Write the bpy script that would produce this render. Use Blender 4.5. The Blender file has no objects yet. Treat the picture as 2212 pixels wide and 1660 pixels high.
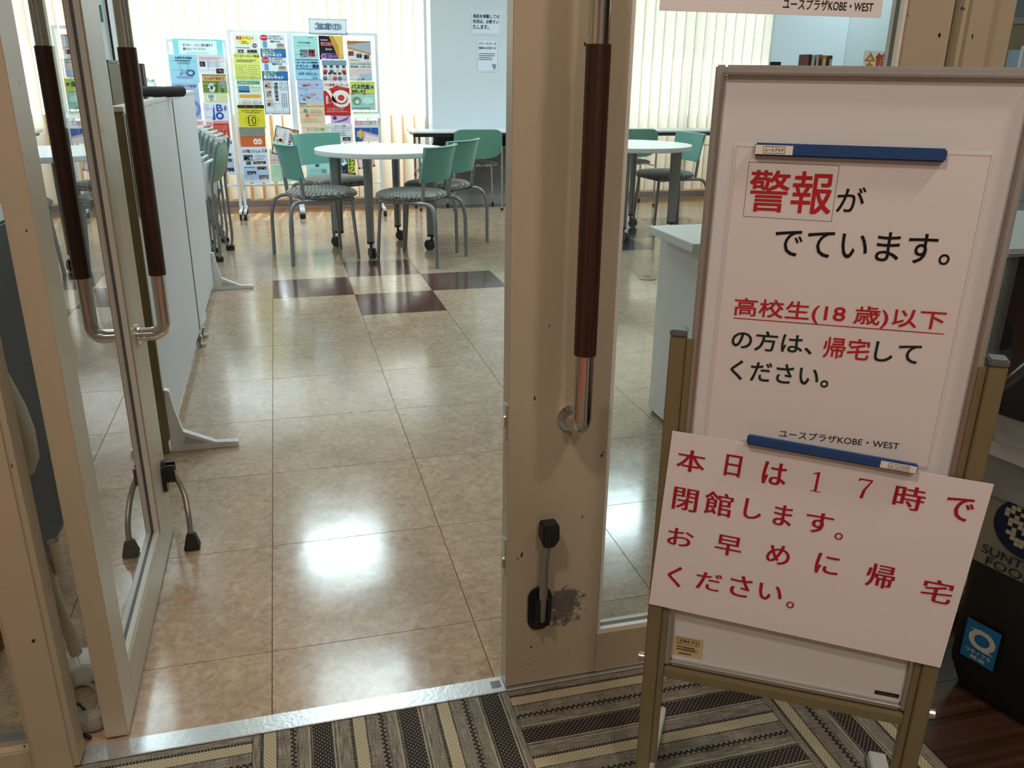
import bpy, bmesh, math, random
from mathutils import Vector, Matrix
random.seed(7)
PI = math.pi
SC = bpy.context.scene
COL = SC.collection

# ------------------------------------------------------------------ camera
cam_d = bpy.data.cameras.new('camera'); cam = bpy.data.objects.new('camera', cam_d); COL.objects.link(cam)
cam_d.sensor_width = 36; cam_d.sensor_fit = 'HORIZONTAL'
cam_d.lens = 1814.2 / 2212 * 36
cam_d.clip_start = .02; cam_d.clip_end = 100
pitch, roll, yaw = .352756, .013054, .264793
F = Vector((math.sin(yaw)*math.cos(pitch), math.cos(yaw)*math.cos(pitch), -math.sin(pitch)))
Rt = Vector((math.cos(yaw), -math.sin(yaw), 0)); Up = Rt.cross(F)
R2 = math.cos(roll)*Rt + math.sin(roll)*Up; U2 = -math.sin(roll)*Rt + math.cos(roll)*Up
M = Matrix(((R2.x, U2.x, -F.x), (R2.y, U2.y, -F.y), (R2.z, U2.z, -F.z))).to_4x4()
M.translation = Vector((.101, -4.749, 1.1885))
cam.matrix_world = M
SC.camera = cam

# ------------------------------------------------------------------ world, sun, lamps, exposure
SC.view_settings.view_transform = 'Standard'; SC.view_settings.look = 'None'
SC.view_settings.exposure = 0.0; SC.view_settings.gamma = 1.0; SC.view_settings.use_curve_mapping = False
W = bpy.data.worlds.new('sky'); SC.world = W; W.use_nodes = True
bg = W.node_tree.nodes['Background']; bg.inputs[0].default_value = (.72, .87, 1.0, 1); bg.inputs[1].default_value = 7.5

def lamp(name, kind, loc, rot, energy, color, **kw):
    d = bpy.data.lights.new(name, kind); d.energy = energy; d.color = color
    for k, v in kw.items(): setattr(d, k, v)
    o = bpy.data.objects.new(name, d); COL.objects.link(o); o.location = loc; o.rotation_euler = rot
    return o
lamp('sun', 'SUN', (0, 8, 8), (math.radians(-32), 0, math.radians(-8)), 6.0, (1, .90, .76), angle=.02)
# fluorescent ceiling panels of the room; weak row by the door is added fill
for lx in (-1.4, .36, 2.8, 5.2):
    for ly, le in ((-2.1, 3), (-.26, 13), (1.5, 30)):
        lamp('room_or_fill_lamp', 'AREA', (lx, ly, 2.56), (0, 0, 0), le, (.74, .94, .98), shape='RECTANGLE', size=.6, size_y=.6)
# warm downlights of the entrance hall
for lx, ly, e in ((-.35, -4.55, 17), (1.35, -4.55, 15), (.4, -5.9, 19)):
    lamp('hall_lamp', 'AREA', (lx, ly, 2.56), (0, 0, 0), e, (1.0, .85, .69), shape='DISK', size=.22)

# ------------------------------------------------------------------ materials
MC = {}
def mat(name, col, rough=.5, metal=0.0, spec=.5, var=0.0, vscale=8.0, bump=0.0, bscale=60.0, trans=0.0):
    if name in MC: return MC[name]
    m = bpy.data.materials.new(name); m.use_nodes = True; MC[name] = m
    nt = m.node_tree; b = nt.nodes['Principled BSDF']
    c = (*col, 1)
    b.inputs['Base Color'].default_value = c
    b.inputs['Roughness'].default_value = rough; b.inputs['Metallic'].default_value = metal
    b.inputs['Specular IOR Level'].default_value = spec
    tc = nt.nodes.new('ShaderNodeTexCoord')
    if var > 0:
        n = nt.nodes.new('ShaderNodeTexNoise'); n.inputs['Scale'].default_value = vscale; n.inputs['Detail'].default_value = 4
        nt.links.new(tc.outputs['Object'], n.inputs['Vector'])
        mx = nt.nodes.new('ShaderNodeMix'); mx.data_type = 'RGBA'
        mx.inputs[6].default_value = tuple(max(0, x*(1-var)) for x in col)+(1,)
        mx.inputs[7].default_value = tuple(min(1, x*(1+var)) for x in col)+(1,)
        nt.links.new(n.outputs['Fac'], mx.inputs[0]); nt.links.new(mx.outputs[2], b.inputs['Base Color'])
    if bump > 0:
        n2 = nt.nodes.new('ShaderNodeTexNoise'); n2.inputs['Scale'].default_value = bscale; n2.inputs['Detail'].default_value = 3
        nt.links.new(tc.outputs['Object'], n2.inputs['Vector'])
        bp = nt.nodes.new('ShaderNodeBump'); bp.inputs['Strength'].default_value = bump; bp.inputs['Distance'].default_value = .01
        nt.links.new(n2.outputs['Fac'], bp.inputs['Height']); nt.links.new(bp.outputs[0], b.inputs['Normal'])
    if trans > 0:
        out = nt.nodes['Material Output']; tr = nt.nodes.new('ShaderNodeBsdfTranslucent'); ms = nt.nodes.new('ShaderNodeMixShader')
        tr.inputs[0].default_value = c; ms.inputs[0].default_value = trans
        nt.links.new(b.outputs[0], ms.inputs[1]); nt.links.new(tr.outputs[0], ms.inputs[2]); nt.links.new(ms.outputs[0], out.inputs[0])
    return m

def S(v): return v/12.92 if v <= .04045 else ((v+.055)/1.055)**2.4
def hx(h):
    return tuple(S(int(h[i:i+2], 16)/255) for i in (0, 2, 4))
def ink(h):
    return mat('print_'+h, hx(h), rough=.55, spec=.3)

def paint_mat(name, col, rough=.35, chips=True, smudge=None):
    """painted steel: cream with black chips and, for the door, a grey scuff at the stop"""
    m = bpy.data.materials.new(name); m.use_nodes = True; MC[name] = m
    nt = m.node_tree; L = nt.links; b = nt.nodes['Principled BSDF']
    b.inputs['Roughness'].default_value = rough
    tc = nt.nodes.new('ShaderNodeTexCoord')
    n = nt.nodes.new('ShaderNodeTexNoise'); n.inputs['Scale'].default_value = 3; n.inputs['Detail'].default_value = 3
    L.new(tc.outputs['Object'], n.inputs['Vector'])
    mx = nt.nodes.new('ShaderNodeMix'); mx.data_type = 'RGBA'
    mx.inputs[6].default_value = tuple(x*.92 for x in col)+(1,); mx.inputs[7].default_value = tuple(min(1, x*1.05) for x in col)+(1,)
    L.new(n.outputs['Fac'], mx.inputs[0]); last = mx.outputs[2]
    if chips:
        v = nt.nodes.new('ShaderNodeTexNoise'); v.inputs['Scale'].default_value = 38; v.inputs['Detail'].default_value = 2
        mp = nt.nodes.new('ShaderNodeMapping'); mp.inputs['Scale'].default_value = (1.6, 1.6, .8)
        L.new(tc.outputs['Object'], mp.inputs[0]); L.new(mp.outputs[0], v.inputs['Vector'])
        gt = nt.nodes.new('ShaderNodeMath'); gt.operation = 'GREATER_THAN'; gt.inputs[1].default_value = .745
        L.new(v.outputs['Fac'], gt.inputs[0])
        m2 = nt.nodes.new('ShaderNodeMix'); m2.data_type = 'RGBA'; m2.inputs[7].default_value = (.03, .02, .015, 1)
        L.new(gt.outputs[0], m2.inputs[0]); L.new(last, m2.inputs[6]); last = m2.outputs[2]
    if smudge:
        d = nt.nodes.new('ShaderNodeVectorMath'); d.operation = 'SUBTRACT'; d.inputs[1].default_value = smudge
        L.new(tc.outputs['Object'], d.inputs[0])
        sc = nt.nodes.new('ShaderNodeVectorMath'); sc.operation = 'MULTIPLY'; sc.inputs[1].default_value = (16, 0, 15)
        L.new(d.outputs[0], sc.inputs[0])
        ln = nt.nodes.new('ShaderNodeVectorMath'); ln.operation = 'LENGTH'; L.new(sc.outputs[0], ln.inputs[0])
        ns = nt.nodes.new('ShaderNodeTexNoise'); ns.inputs['Scale'].default_value = 26; ns.inputs['Detail'].default_value = 8; ns.inputs['Roughness'].default_value = .75
        L.new(tc.outputs['Object'], ns.inputs['Vector'])
        a = nt.nodes.new('ShaderNodeMath'); a.operation = 'MULTIPLY_ADD'; a.inputs[1].default_value = -.30; a.inputs[2].default_value = .82
        L.new(ln.outputs['Value'], a.inputs[0])
        a2 = nt.nodes.new('ShaderNodeMath'); a2.operation = 'ADD'; L.new(a.outputs[0], a2.inputs[0]); L.new(ns.outputs['Fac'], a2.inputs[1])
        r = nt.nodes.new('ShaderNodeMapRange'); r.inputs[1].default_value = 1.12; r.inputs[2].default_value = 1.2; r.inputs[4].default_value = .85
        L.new(a2.outputs[0], r.inputs[0])
        m3 = nt.nodes.new('ShaderNodeMix'); m3.data_type = 'RGBA'; m3.inputs[7].default_value = (.07, .068, .065, 1)
        L.new(r.outputs[0], m3.inputs[0]); L.new(last, m3.inputs[6]); last = m3.outputs[2]
    L.new(last, b.inputs['Base Color'])
    return m

def glass_mat(name, tint=(.95, .97, .96), boost=1.7, rough=0.0):
    m = bpy.data.materials.new(name); m.use_nodes = True; MC[name] = m
    nt = m.node_tree; nt.nodes.remove(nt.nodes['Principled BSDF']); out = nt.nodes['Material Output']
    t = nt.nodes.new('ShaderNodeBsdfTransparent'); t.inputs[0].default_value = (*tint, 1)
    g = nt.nodes.new('ShaderNodeBsdfGlossy'); g.inputs['Roughness'].default_value = rough
    f = nt.nodes.new('ShaderNodeFresnel'); f.inputs[0].default_value = 1.5
    k = nt.nodes.new('ShaderNodeMath'); k.operation = 'MULTIPLY'; k.inputs[1].default_value = boost; k.use_clamp = True
    geo = nt.nodes.new('ShaderNodeNewGeometry')
    ms = nt.nodes.new('ShaderNodeMixShader')
    nb = nt.nodes.new('ShaderNodeMath'); nb.operation = 'SUBTRACT'; nb.inputs[0].default_value = 1.0
    nt.links.new(geo.outputs['Backfacing'], nb.inputs[1])
    kk = nt.nodes.new('ShaderNodeMath'); kk.operation = 'MULTIPLY'
    nt.links.new(f.outputs[0], k.inputs[0]); nt.links.new(k.outputs[0], kk.inputs[0]); nt.links.new(nb.outputs[0], kk.inputs[1]); nt.links.new(kk.outputs[0], ms.inputs[0])
    nt.links.new(t.outputs[0], ms.inputs[1]); nt.links.new(g.outputs[0], ms.inputs[2]); nt.links.new(ms.outputs[0], out.inputs[0])
    return m

def vinyl_mat(name, c1, c2, c3, rough=.14):
    """marbled vinyl tile, polished; mottling in place over the whole floor"""
    m = bpy.data.materials.new(name); m.use_nodes = True; MC[name] = m
    nt = m.node_tree; L = nt.links; b = nt.nodes['Principled BSDF']
    geo = nt.nodes.new('ShaderNodeNewGeometry')
    oi = nt.nodes.new('ShaderNodeObjectInfo')
    off = nt.nodes.new('ShaderNodeVectorMath'); off.operation = 'MULTIPLY_ADD'; off.inputs[1].default_value = (1, 1.0, 1)
    cmb = nt.nodes.new('ShaderNodeCombineXYZ'); rm = nt.nodes.new('ShaderNodeMath'); rm.operation = 'MULTIPLY'; rm.inputs[1].default_value = 20
    L.new(oi.outputs['Random'], rm.inputs[0]); L.new(rm.outputs[0], cmb.inputs[2])
    L.new(geo.outputs['Position'], off.inputs[0]); L.new(cmb.outputs[0], off.inputs[2])
    n1 = nt.nodes.new('ShaderNodeTexNoise'); n1.inputs['Scale'].default_value = 46; n1.inputs['Detail'].default_value = 6; n1.inputs['Roughness'].default_value = .7; n1.inputs['Distortion'].default_value = .7
    n2 = nt.nodes.new('ShaderNodeTexNoise'); n2.inputs['Scale'].default_value = 9; n2.inputs['Detail'].default_value = 4
    L.new(off.outputs[0], n1.inputs['Vector']); L.new(off.outputs[0], n2.inputs['Vector'])
    cr = nt.nodes.new('ShaderNodeValToRGB'); e = cr.color_ramp.elements
    e[0].position = .34; e[0].color = (*c2, 1); e[1].position = .66; e[1].color = (*c3, 1)
    e2 = cr.color_ramp.elements.new(.5); e2.color = (*c1, 1)
    L.new(n1.outputs['Fac'], cr.inputs[0])
    mx = nt.nodes.new('ShaderNodeMix'); mx.data_type = 'RGBA'; mx.blend_type = 'MULTIPLY'; mx.inputs[0].default_value = 1
    cr2 = nt.nodes.new('ShaderNodeValToRGB'); f = cr2.color_ramp.elements
    f[0].position = .35; f[0].color = (.86, .86, .86, 1); f[1].position = .65; f[1].color = (1, 1, 1, 1)
    L.new(n2.outputs['Fac'], cr2.inputs[0]); L.new(cr.outputs[0], mx.inputs[6]); L.new(cr2.outputs[0], mx.inputs[7])
    L.new(mx.outputs[2], b.inputs['Base Color'])
    n3 = nt.nodes.new('ShaderNodeTexNoise'); n3.inputs['Scale'].default_value = 6; n3.inputs['Detail'].default_value = 3
    L.new(geo.outputs['Position'], n3.inputs['Vector'])
    rr = nt.nodes.new('ShaderNodeMapRange'); rr.inputs[1].default_value = .3; rr.inputs[2].default_value = .7
    rr.inputs[3].default_value = rough*.8; rr.inputs[4].default_value = rough*1.35
    L.new(n3.outputs['Fac'], rr.inputs[0]); L.new(rr.outputs[0], b.inputs['Roughness'])
    bp = nt.nodes.new('ShaderNodeBump'); bp.inputs['Strength'].default_value = .10; bp.inputs['Distance'].default_value = .004
    n4 = nt.nodes.new('ShaderNodeTexNoise'); n4.inputs['Scale'].default_value = 11; L.new(geo.outputs['Position'], n4.inputs['Vector'])
    L.new(n4.outputs['Fac'], bp.inputs['Height']); L.new(bp.outputs[0], b.inputs['Normal'])
    b.inputs['Specular IOR Level'].default_value = .6
    b.inputs['Coat Weight'].default_value = .30; b.inputs['Coat Roughness'].default_value = .17; b.inputs['Coat IOR'].default_value = 1.55
    return m

def wood_mat(name, dark, light, rough=.3, scale=30, axis=2):
    m = bpy.data.materials.new(name); m.use_nodes = True; MC[name] = m
    nt = m.node_tree; L = nt.links; b = nt.nodes['Principled BSDF']; b.inputs['Roughness'].default_value = rough
    tc = nt.nodes.new('ShaderNodeTexCoord'); mp = nt.nodes.new('ShaderNodeMapping')
    s = [scale*6, scale*6, scale*6]; s[axis] = scale*.12; mp.inputs['Scale'].default_value = s
    n = nt.nodes.new('ShaderNodeTexNoise'); n.inputs['Scale'].default_value = 1; n.inputs['Detail'].default_value = 5; n.inputs['Roughness'].default_value = .65
    L.new(tc.outputs['Object'], mp.inputs[0]); L.new(mp.outputs[0], n.inputs['Vector'])
    cr = nt.nodes.new('ShaderNodeValToRGB'); e = cr.color_ramp.elements
    e[0].position = .35; e[0].color = (*dark, 1); e[1].position = .68; e[1].color = (*light, 1)
    L.new(n.outputs['Fac'], cr.inputs[0]); L.new(cr.outputs[0], b.inputs['Base Color'])
    return m

def plank_mat():
    m = wood_mat('dark_plank', (.025, .011, .006), (.075, .034, .018), rough=.32, scale=9, axis=0)
    return m

def checker_mat(name, ca, cb, scale, rough=.85):
    m = bpy.data.materials.new(name); m.use_nodes = True; MC[name] = m
    nt = m.node_tree; L = nt.links; b = nt.nodes['Principled BSDF']; b.inputs['Roughness'].default_value = rough
    b.inputs['Specular IOR Level'].default_value = .25
    b.inputs['Sheen Weight'].default_value = .3
    tc = nt.nodes.new('ShaderNodeTexCoord'); mp = nt.nodes.new('ShaderNodeMapping'); mp.inputs['Rotation'].default_value = (.4, .3, PI/4)
    c = nt.nodes.new('ShaderNodeTexChecker'); c.inputs['Scale'].default_value = scale
    c.inputs[1].default_value = (*ca, 1); c.inputs[2].default_value = (*cb, 1)
    L.new(tc.outputs['Object'], mp.inputs[0]); L.new(mp.outputs[0], c.inputs['Vector']); L.new(c.outputs[0], b.inputs['Base Color'])
    return m

def math_node(nt, op, a, b=None, c=None, clamp=False):
    n = nt.nodes.new('ShaderNodeMath'); n.operation = op; n.use_clamp = clamp
    for i, v in enumerate((a, b, c)):
        if v is None: continue
        if hasattr(v, 'links') or hasattr(v, 'is_linked'): nt.links.new(v, n.inputs[i])
        else: n.inputs[i].default_value = v
    return n.outputs[0]

def weave_mat():
    """woven vinyl carpet tile: stripes run along local y, pattern repeats every 1/6 m along local x"""
    m = bpy.data.materials.new('woven_stripe'); m.use_nodes = True; MC['woven_stripe'] = m
    nt = m.node_tree; L = nt.links; b = nt.nodes['Principled BSDF']; b.inputs['Roughness'].default_value = .75; b.inputs['Specular IOR Level'].default_value = .25
    tc = nt.nodes.new('ShaderNodeTexCoord'); sp = nt.nodes.new('ShaderNodeSeparateXYZ'); L.new(tc.outputs['Object'], sp.inputs[0])
    X, Y = sp.outputs[0], sp.outputs[1]
    t = math_node(nt, 'FRACT', math_node(nt, 'MULTIPLY', X, 6.0))      # 0..1 = 166 mm
    def band(lo, hi):
        return math_node(nt, 'MULTIPLY', math_node(nt, 'GREATER_THAN', t, lo), math_node(nt, 'LESS_THAN', t, hi))
    # thread noise
    mp = nt.nodes.new('ShaderNodeMapping'); mp.inputs['Scale'].default_value = (900, 26, 1); L.new(tc.outputs['Object'], mp.inputs[0])
    n = nt.nodes.new('ShaderNodeTexNoise'); n.inputs['Scale'].default_value = 1; n.inputs['Detail'].default_value = 3; L.new(mp.outputs[0], n.inputs['Vector'])
    mp2 = nt.nodes.new('ShaderNodeMapping'); mp2.inputs['Scale'].default_value = (30, 700, 1); L.new(tc.outputs['Object'], mp2.inputs[0])
    n2 = nt.nodes.new('ShaderNodeTexNoise'); n2.inputs['Scale'].default_value = 1; n2.inputs['Detail'].default_value = 2; L.new(mp2.outputs[0], n2.inputs['Vector'])
    s = math_node(nt, 'ADD', math_node(nt, 'MULTIPLY', n.outputs['Fac'], .65), math_node(nt, 'MULTIPLY', n2.outputs['Fac'], .35))
    cr = nt.nodes.new('ShaderNodeValToRGB'); e = cr.color_ramp.elements
    e[0].position = .40; e[0].color = (.085, .075, .063, 1); e[1].position = .62; e[1].color = (.36, .33, .27, 1)
    L.new(s, cr.inputs[0]); last = cr.outputs[0]
    def mix(fac, col, prev):
        k = nt.nodes.new('ShaderNodeMix'); k.data_type = 'RGBA'; L.new(fac, k.inputs[0]); L.new(prev, k.inputs[6])
        if isinstance(col, tuple): k.inputs[7].default_value = (*col, 1)
        else: L.new(col, k.inputs[7])
        return k.outputs[2]
    # staggered dots
    def dots(px, py, r):
        fx = math_node(nt, 'MULTIPLY', X, 1/px); row = math_node(nt, 'FLOOR', fx)
        par = math_node(nt, 'MULTIPLY', math_node(nt, 'MODULO', math_node(nt, 'ABSOLUTE', row), 2.0), .5)
        fy = math_node(nt, 'FRACT', math_node(nt, 'ADD', math_node(nt, 'MULTIPLY', Y, 1/py), par))
        dx = math_node(nt, 'ABSOLUTE', math_node(nt, 'SUBTRACT', math_node(nt, 'FRACT', fx), .5))
        dy = math_node(nt, 'ABSOLUTE', math_node(nt, 'SUBTRACT', fy, .5))
        return math_node(nt, 'MULTIPLY', math_node(nt, 'LESS_THAN', dx, r), math_node(nt, 'LESS_THAN', dy, r*.72))
    dark, cream = (.022, .016, .014), (.46, .41, .28)
    # thin fine lines
    for lo, hi, c in ((.085, .12, dark), (.262, .275, dark), (.61, .625, cream), (.635, .65, dark), (.885, .898, cream), (.905, .915, dark), (.93, .94, cream), (.49, .50, dark)):
        f = math_node(nt, 'MULTIPLY', band(lo, hi), math_node(nt, 'GREATER_THAN', math_node(nt, 'FRACT', math_node(nt, 'MULTIPLY', Y, 170.0)), .3))
        last = mix(f, c, last)
    # cream band with small dark dots
    last = mix(band(.125, .255), cream, last)
    last = mix(math_node(nt, 'MULTIPLY', band(.135, .25), dots(.0036, .0095, .22)), (.17, .15, .10), last)
    # zigzag line
    zz = math_node(nt, 'GREATER_THAN', math_node(nt, 'FRACT', math_node(nt, 'MULTIPLY', Y, 90.0)), .5)
    last = mix(math_node(nt, 'MULTIPLY', band(.415, .455), zz), dark, last)
    last = mix(math_node(nt, 'MULTIPLY', band(.44, .48), math_node(nt, 'SUBTRACT', 1.0, zz)), dark, last)
    # dark band with pale dots
    last = mix(band(.66, .88), dark, last)
    last = mix(math_node(nt, 'MULTIPLY', band(.67, .87), dots(.0046, .0095, .24)), (.30, .26, .22), last)
    L.new(last, b.inputs['Base Color'])
    bp = nt.nodes.new('ShaderNodeBump'); bp.inputs['Strength'].default_value = .25; bp.inputs['Distance'].default_value = .002
    L.new(s, bp.inputs['Height']); L.new(bp.outputs[0], b.inputs['Normal'])
    return m

CREAM = (.45, .385, .28)
M_paint = paint_mat('cream_paint', CREAM)
M_doorR = paint_mat('cream_paint_scuffed', CREAM, smudge=(.69, 0, .19))
M_glass = glass_mat('door_glass', tint=(.88, .90, .89), boost=2.3)
M_wglass = glass_mat('window_glass', boost=1.0)
M_tile = vinyl_mat('marbled_tile', (.49, .355, .24), (.37, .235, .14), (.56, .455, .34))
M_tile_red = vinyl_mat('brown_tile', (.105, .045, .035), (.08, .033, .027), (.13, .06, .045))
M_tile_grey = vinyl_mat('slate_tile', (.040, .055, .075), (.03, .04, .055), (.055, .07, .09))
M_grout = mat('joint', (.35, .13, .09), .8)
M_chrome = mat('chrome', (.72, .71, .69), .12, 1.0)
M_alu = mat('aluminium', (.60, .58, .55), .32, 1.0)
M_alu_b = mat('board_aluminium', (.42, .42, .42), .42, .55)
M_steelbar = mat('brushed_threshold', (.72, .73, .75), .28, .85, bump=.05, bscale=120)
M_wood = wood_mat('handle_wood', (.020, .007, .004), (.058, .022, .012), rough=.33, scale=26)
M_black = mat('black_plastic', (.012, .012, .012), .35)
M_rubber = mat('black_rubber', (.015, .014, .013), .6)
M_tan = mat('tan_steel', (.215, .18, .10), .38, .25)
M_white = mat('white_laminate', (.78, .80, .82), .30)
M_part = mat('partition_white', (.66, .68, .72), .45, var=.03, vscale=3)
M_board = mat('whiteboard', (.68, .69, .72), .28, var=.02, vscale=4)
M_grey = mat('grey_steel', (.26, .27, .28), .38, .5)
M_teal = mat('teal_plastic', (.125, .35, .30), .38)
M_dkgreen = mat('green_plastic', (.10, .24, .175), .38)
M_seat = checker_mat('houndstooth', (.33, .315, .30), (.035, .034, .036), 88)
M_slat = mat('blind_fabric', (.82, .76, .65), .8, spec=.1, trans=.40)
M_wall = mat('ochre_wall', (.62, .50, .34), .8, var=.02)
M_wwall = mat('white_wall', (.68, .74, .80), .7)
M_ceil = mat('ceiling_white', (.75, .74, .70), .9)
M_weave = weave_mat()
M_plank = plank_mat()
M_beige = mat('beige_plastic', (.43, .375, .28), .35)
M_gasket = mat('glazing_gasket', (.13, .135, .135), .5)
M_bead = mat('glazing_bead', (.72, .70, .65), .4)
M_blue = mat('blue_magnet', (.016, .06, .20), .42)
M_bin = mat('black_bin', (.010, .010, .011), .45)
M_bag = mat('clear_bag', (.42, .43, .43), .25, trans=.35, bump=.9, bscale=14)

# ------------------------------------------------------------------ mesh helpers
class MB:
    def __init__(s): s.bm = bmesh.new()
    def box(s, x0, x1, y0, y1, z0, z1):
        v = [s.bm.verts.new(p) for p in ((x0,y0,z0),(x1,y0,z0),(x1,y1,z0),(x0,y1,z0),(x0,y0,z1),(x1,y0,z1),(x1,y1,z1),(x0,y1,z1))]
        for f in ((0,3,2,1),(4,5,6,7),(0,1,5,4),(1,2,6,5),(2,3,7,6),(3,0,4,7)): s.bm.faces.new([v[i] for i in f])
        return s
    def tube(s, pts, r, n=12, flat=1.0, cap=True):
        pts = [Vector(p) for p in pts]; rs = r if isinstance(r, (list, tuple)) else [r]*len(pts)
        t = (pts[1]-pts[0]).normalized(); up = Vector((0, 0, 1)) if abs(t.z) < .9 else Vector((1, 0, 0))
        a = t.cross(up).normalized(); rings = []
        for i, p in enumerate(pts):
            if i == 0: t = (pts[1]-pts[0])
            elif i == len(pts)-1: t = (pts[-1]-pts[-2])
            else: t = (pts[i+1]-p).normalized()+(p-pts[i-1]).normalized()
            t.normalize(); a = (a-t*a.dot(t)).normalized(); b = t.cross(a)
            rings.append([s.bm.verts.new(p+rs[i]*(a*math.cos(2*PI*k/n)+b*flat*math.sin(2*PI*k/n))) for k in range(n)])
        for i in range(len(rings)-1):
            for k in range(n): s.bm.faces.new((rings[i][k], rings[i][(k+1)%n], rings[i+1][(k+1)%n], rings[i+1][k]))
        if cap: s.bm.faces.new(rings[0][::-1]); s.bm.faces.new(rings[-1])
        return s
    def cyl(s, p0, p1, r, n=16): return s.tube([p0, p1], r, n)
    def prism(s, poly, axis, a, b):
        """poly of 2D points extruded between a and b along axis"""
        def P(q, h): return {0: (h, q[0], q[1]), 1: (q[0], h, q[1]), 2: (q[0], q[1], h)}[axis]
        A = [s.bm.verts.new(P(q, a)) for q in poly]; B = [s.bm.verts.new(P(q, b)) for q in poly]
        n = len(poly)
        for i in range(n): s.bm.faces.new((A[i], A[(i+1)%n], B[(i+1)%n], B[i]))
        s.bm.faces.new(A[::-1]); s.bm.faces.new(B)
        return s
    def loft(s, rings, closed=True, cap=True):
        R = [[s.bm.verts.new(p) for p in r] for r in rings]; n = len(R[0])
        for i in range(len(R)-1):
            for k in range(n if closed else n-1): s.bm.faces.new((R[i][k], R[i][(k+1)%n], R[i+1][(k+1)%n], R[i+1][k]))
        if cap and closed: s.bm.faces.new(R[0][::-1]); s.bm.faces.new(R[-1])
        return s
    def build(s, name, m, parent=None, bevel=0, smooth=False, loc=None, rotz=0, subsurf=0):
        bmesh.ops.recalc_face_normals(s.bm, faces=s.bm.faces[:])
        if bevel: bmesh.ops.bevel(s.bm, geom=[e for e in s.bm.edges if e.calc_face_angle(0) > .5], offset=bevel, segments=2, affect='EDGES', clamp_overlap=True)
        me = bpy.data.meshes.new(name); s.bm.to_mesh(me); s.bm.free()
        for mm in (m if isinstance(m, list) else [m]): me.materials.append(mm)
        if smooth:
            for p in me.polygons: p.use_smooth = True
            if hasattr(me, 'set_sharp_from_angle'): me.set_sharp_from_angle(angle=math.radians(40))
        o = bpy.data.objects.new(name, me); COL.objects.link(o)
        if parent: o.parent = parent
        if loc: o.location = loc
        o.rotation_euler.z = rotz
        if subsurf:
            md = o.modifiers.new('s', 'SUBSURF'); md.levels = subsurf; md.render_levels = subsurf
        return o

def fillet(pts, r, n=6):
    pts = [Vector(p) for p in pts]; out = [pts[0]]
    for i in range(1, len(pts)-1):
        a, b, c = pts[i-1], pts[i], pts[i+1]; u = (a-b); w = (c-b)
        d = min(r, u.length*.49, w.length*.49); p, q = b+u.normalized()*d, b+w.normalized()*d
        for k in range(n+1):
            t = k/n; out.append(p*(1-t)**2+b*2*t*(1-t)+q*t*t)
    out.append(pts[-1]); return out

def tag(o, label, cat, group=None):
    o['label'] = label; o['category'] = cat
    if group: o['group'] = group
    return o
def thing(name, label, cat, loc=(0,0,0), rotz=0, group=None):
    o = bpy.data.objects.new(name, None); COL.objects.link(o); o.empty_display_size = .1
    o.location = loc; o.rotation_euler.z = rotz
    return tag(o, label, cat, group)
def struct(name, loc=None, rotz=0, obj=None):
    if obj is None:
        obj = bpy.data.objects.new(name, None); COL.objects.link(obj)
        if loc: obj.location = loc
        obj.rotation_euler.z = rotz
    obj['kind'] = 'structure'; return obj
def dup(root, loc, rotz, label, group=None):
    def cp(o, par):
        c = o.copy(); COL.objects.link(c); c.parent = par
        for ch in list(o.children): cp(ch, c)
        return c
    r = cp(root, None); r.location = loc; r.rotation_euler.z = rotz; r['label'] = label
    if group: r['group'] = group
    return r
def bx(name, m, x0, x1, y0, y1, z0, z1, parent=None, bevel=0):
    return MB().box(x0, x1, y0, y1, z0, z1).build(name, m, parent, bevel)

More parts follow.
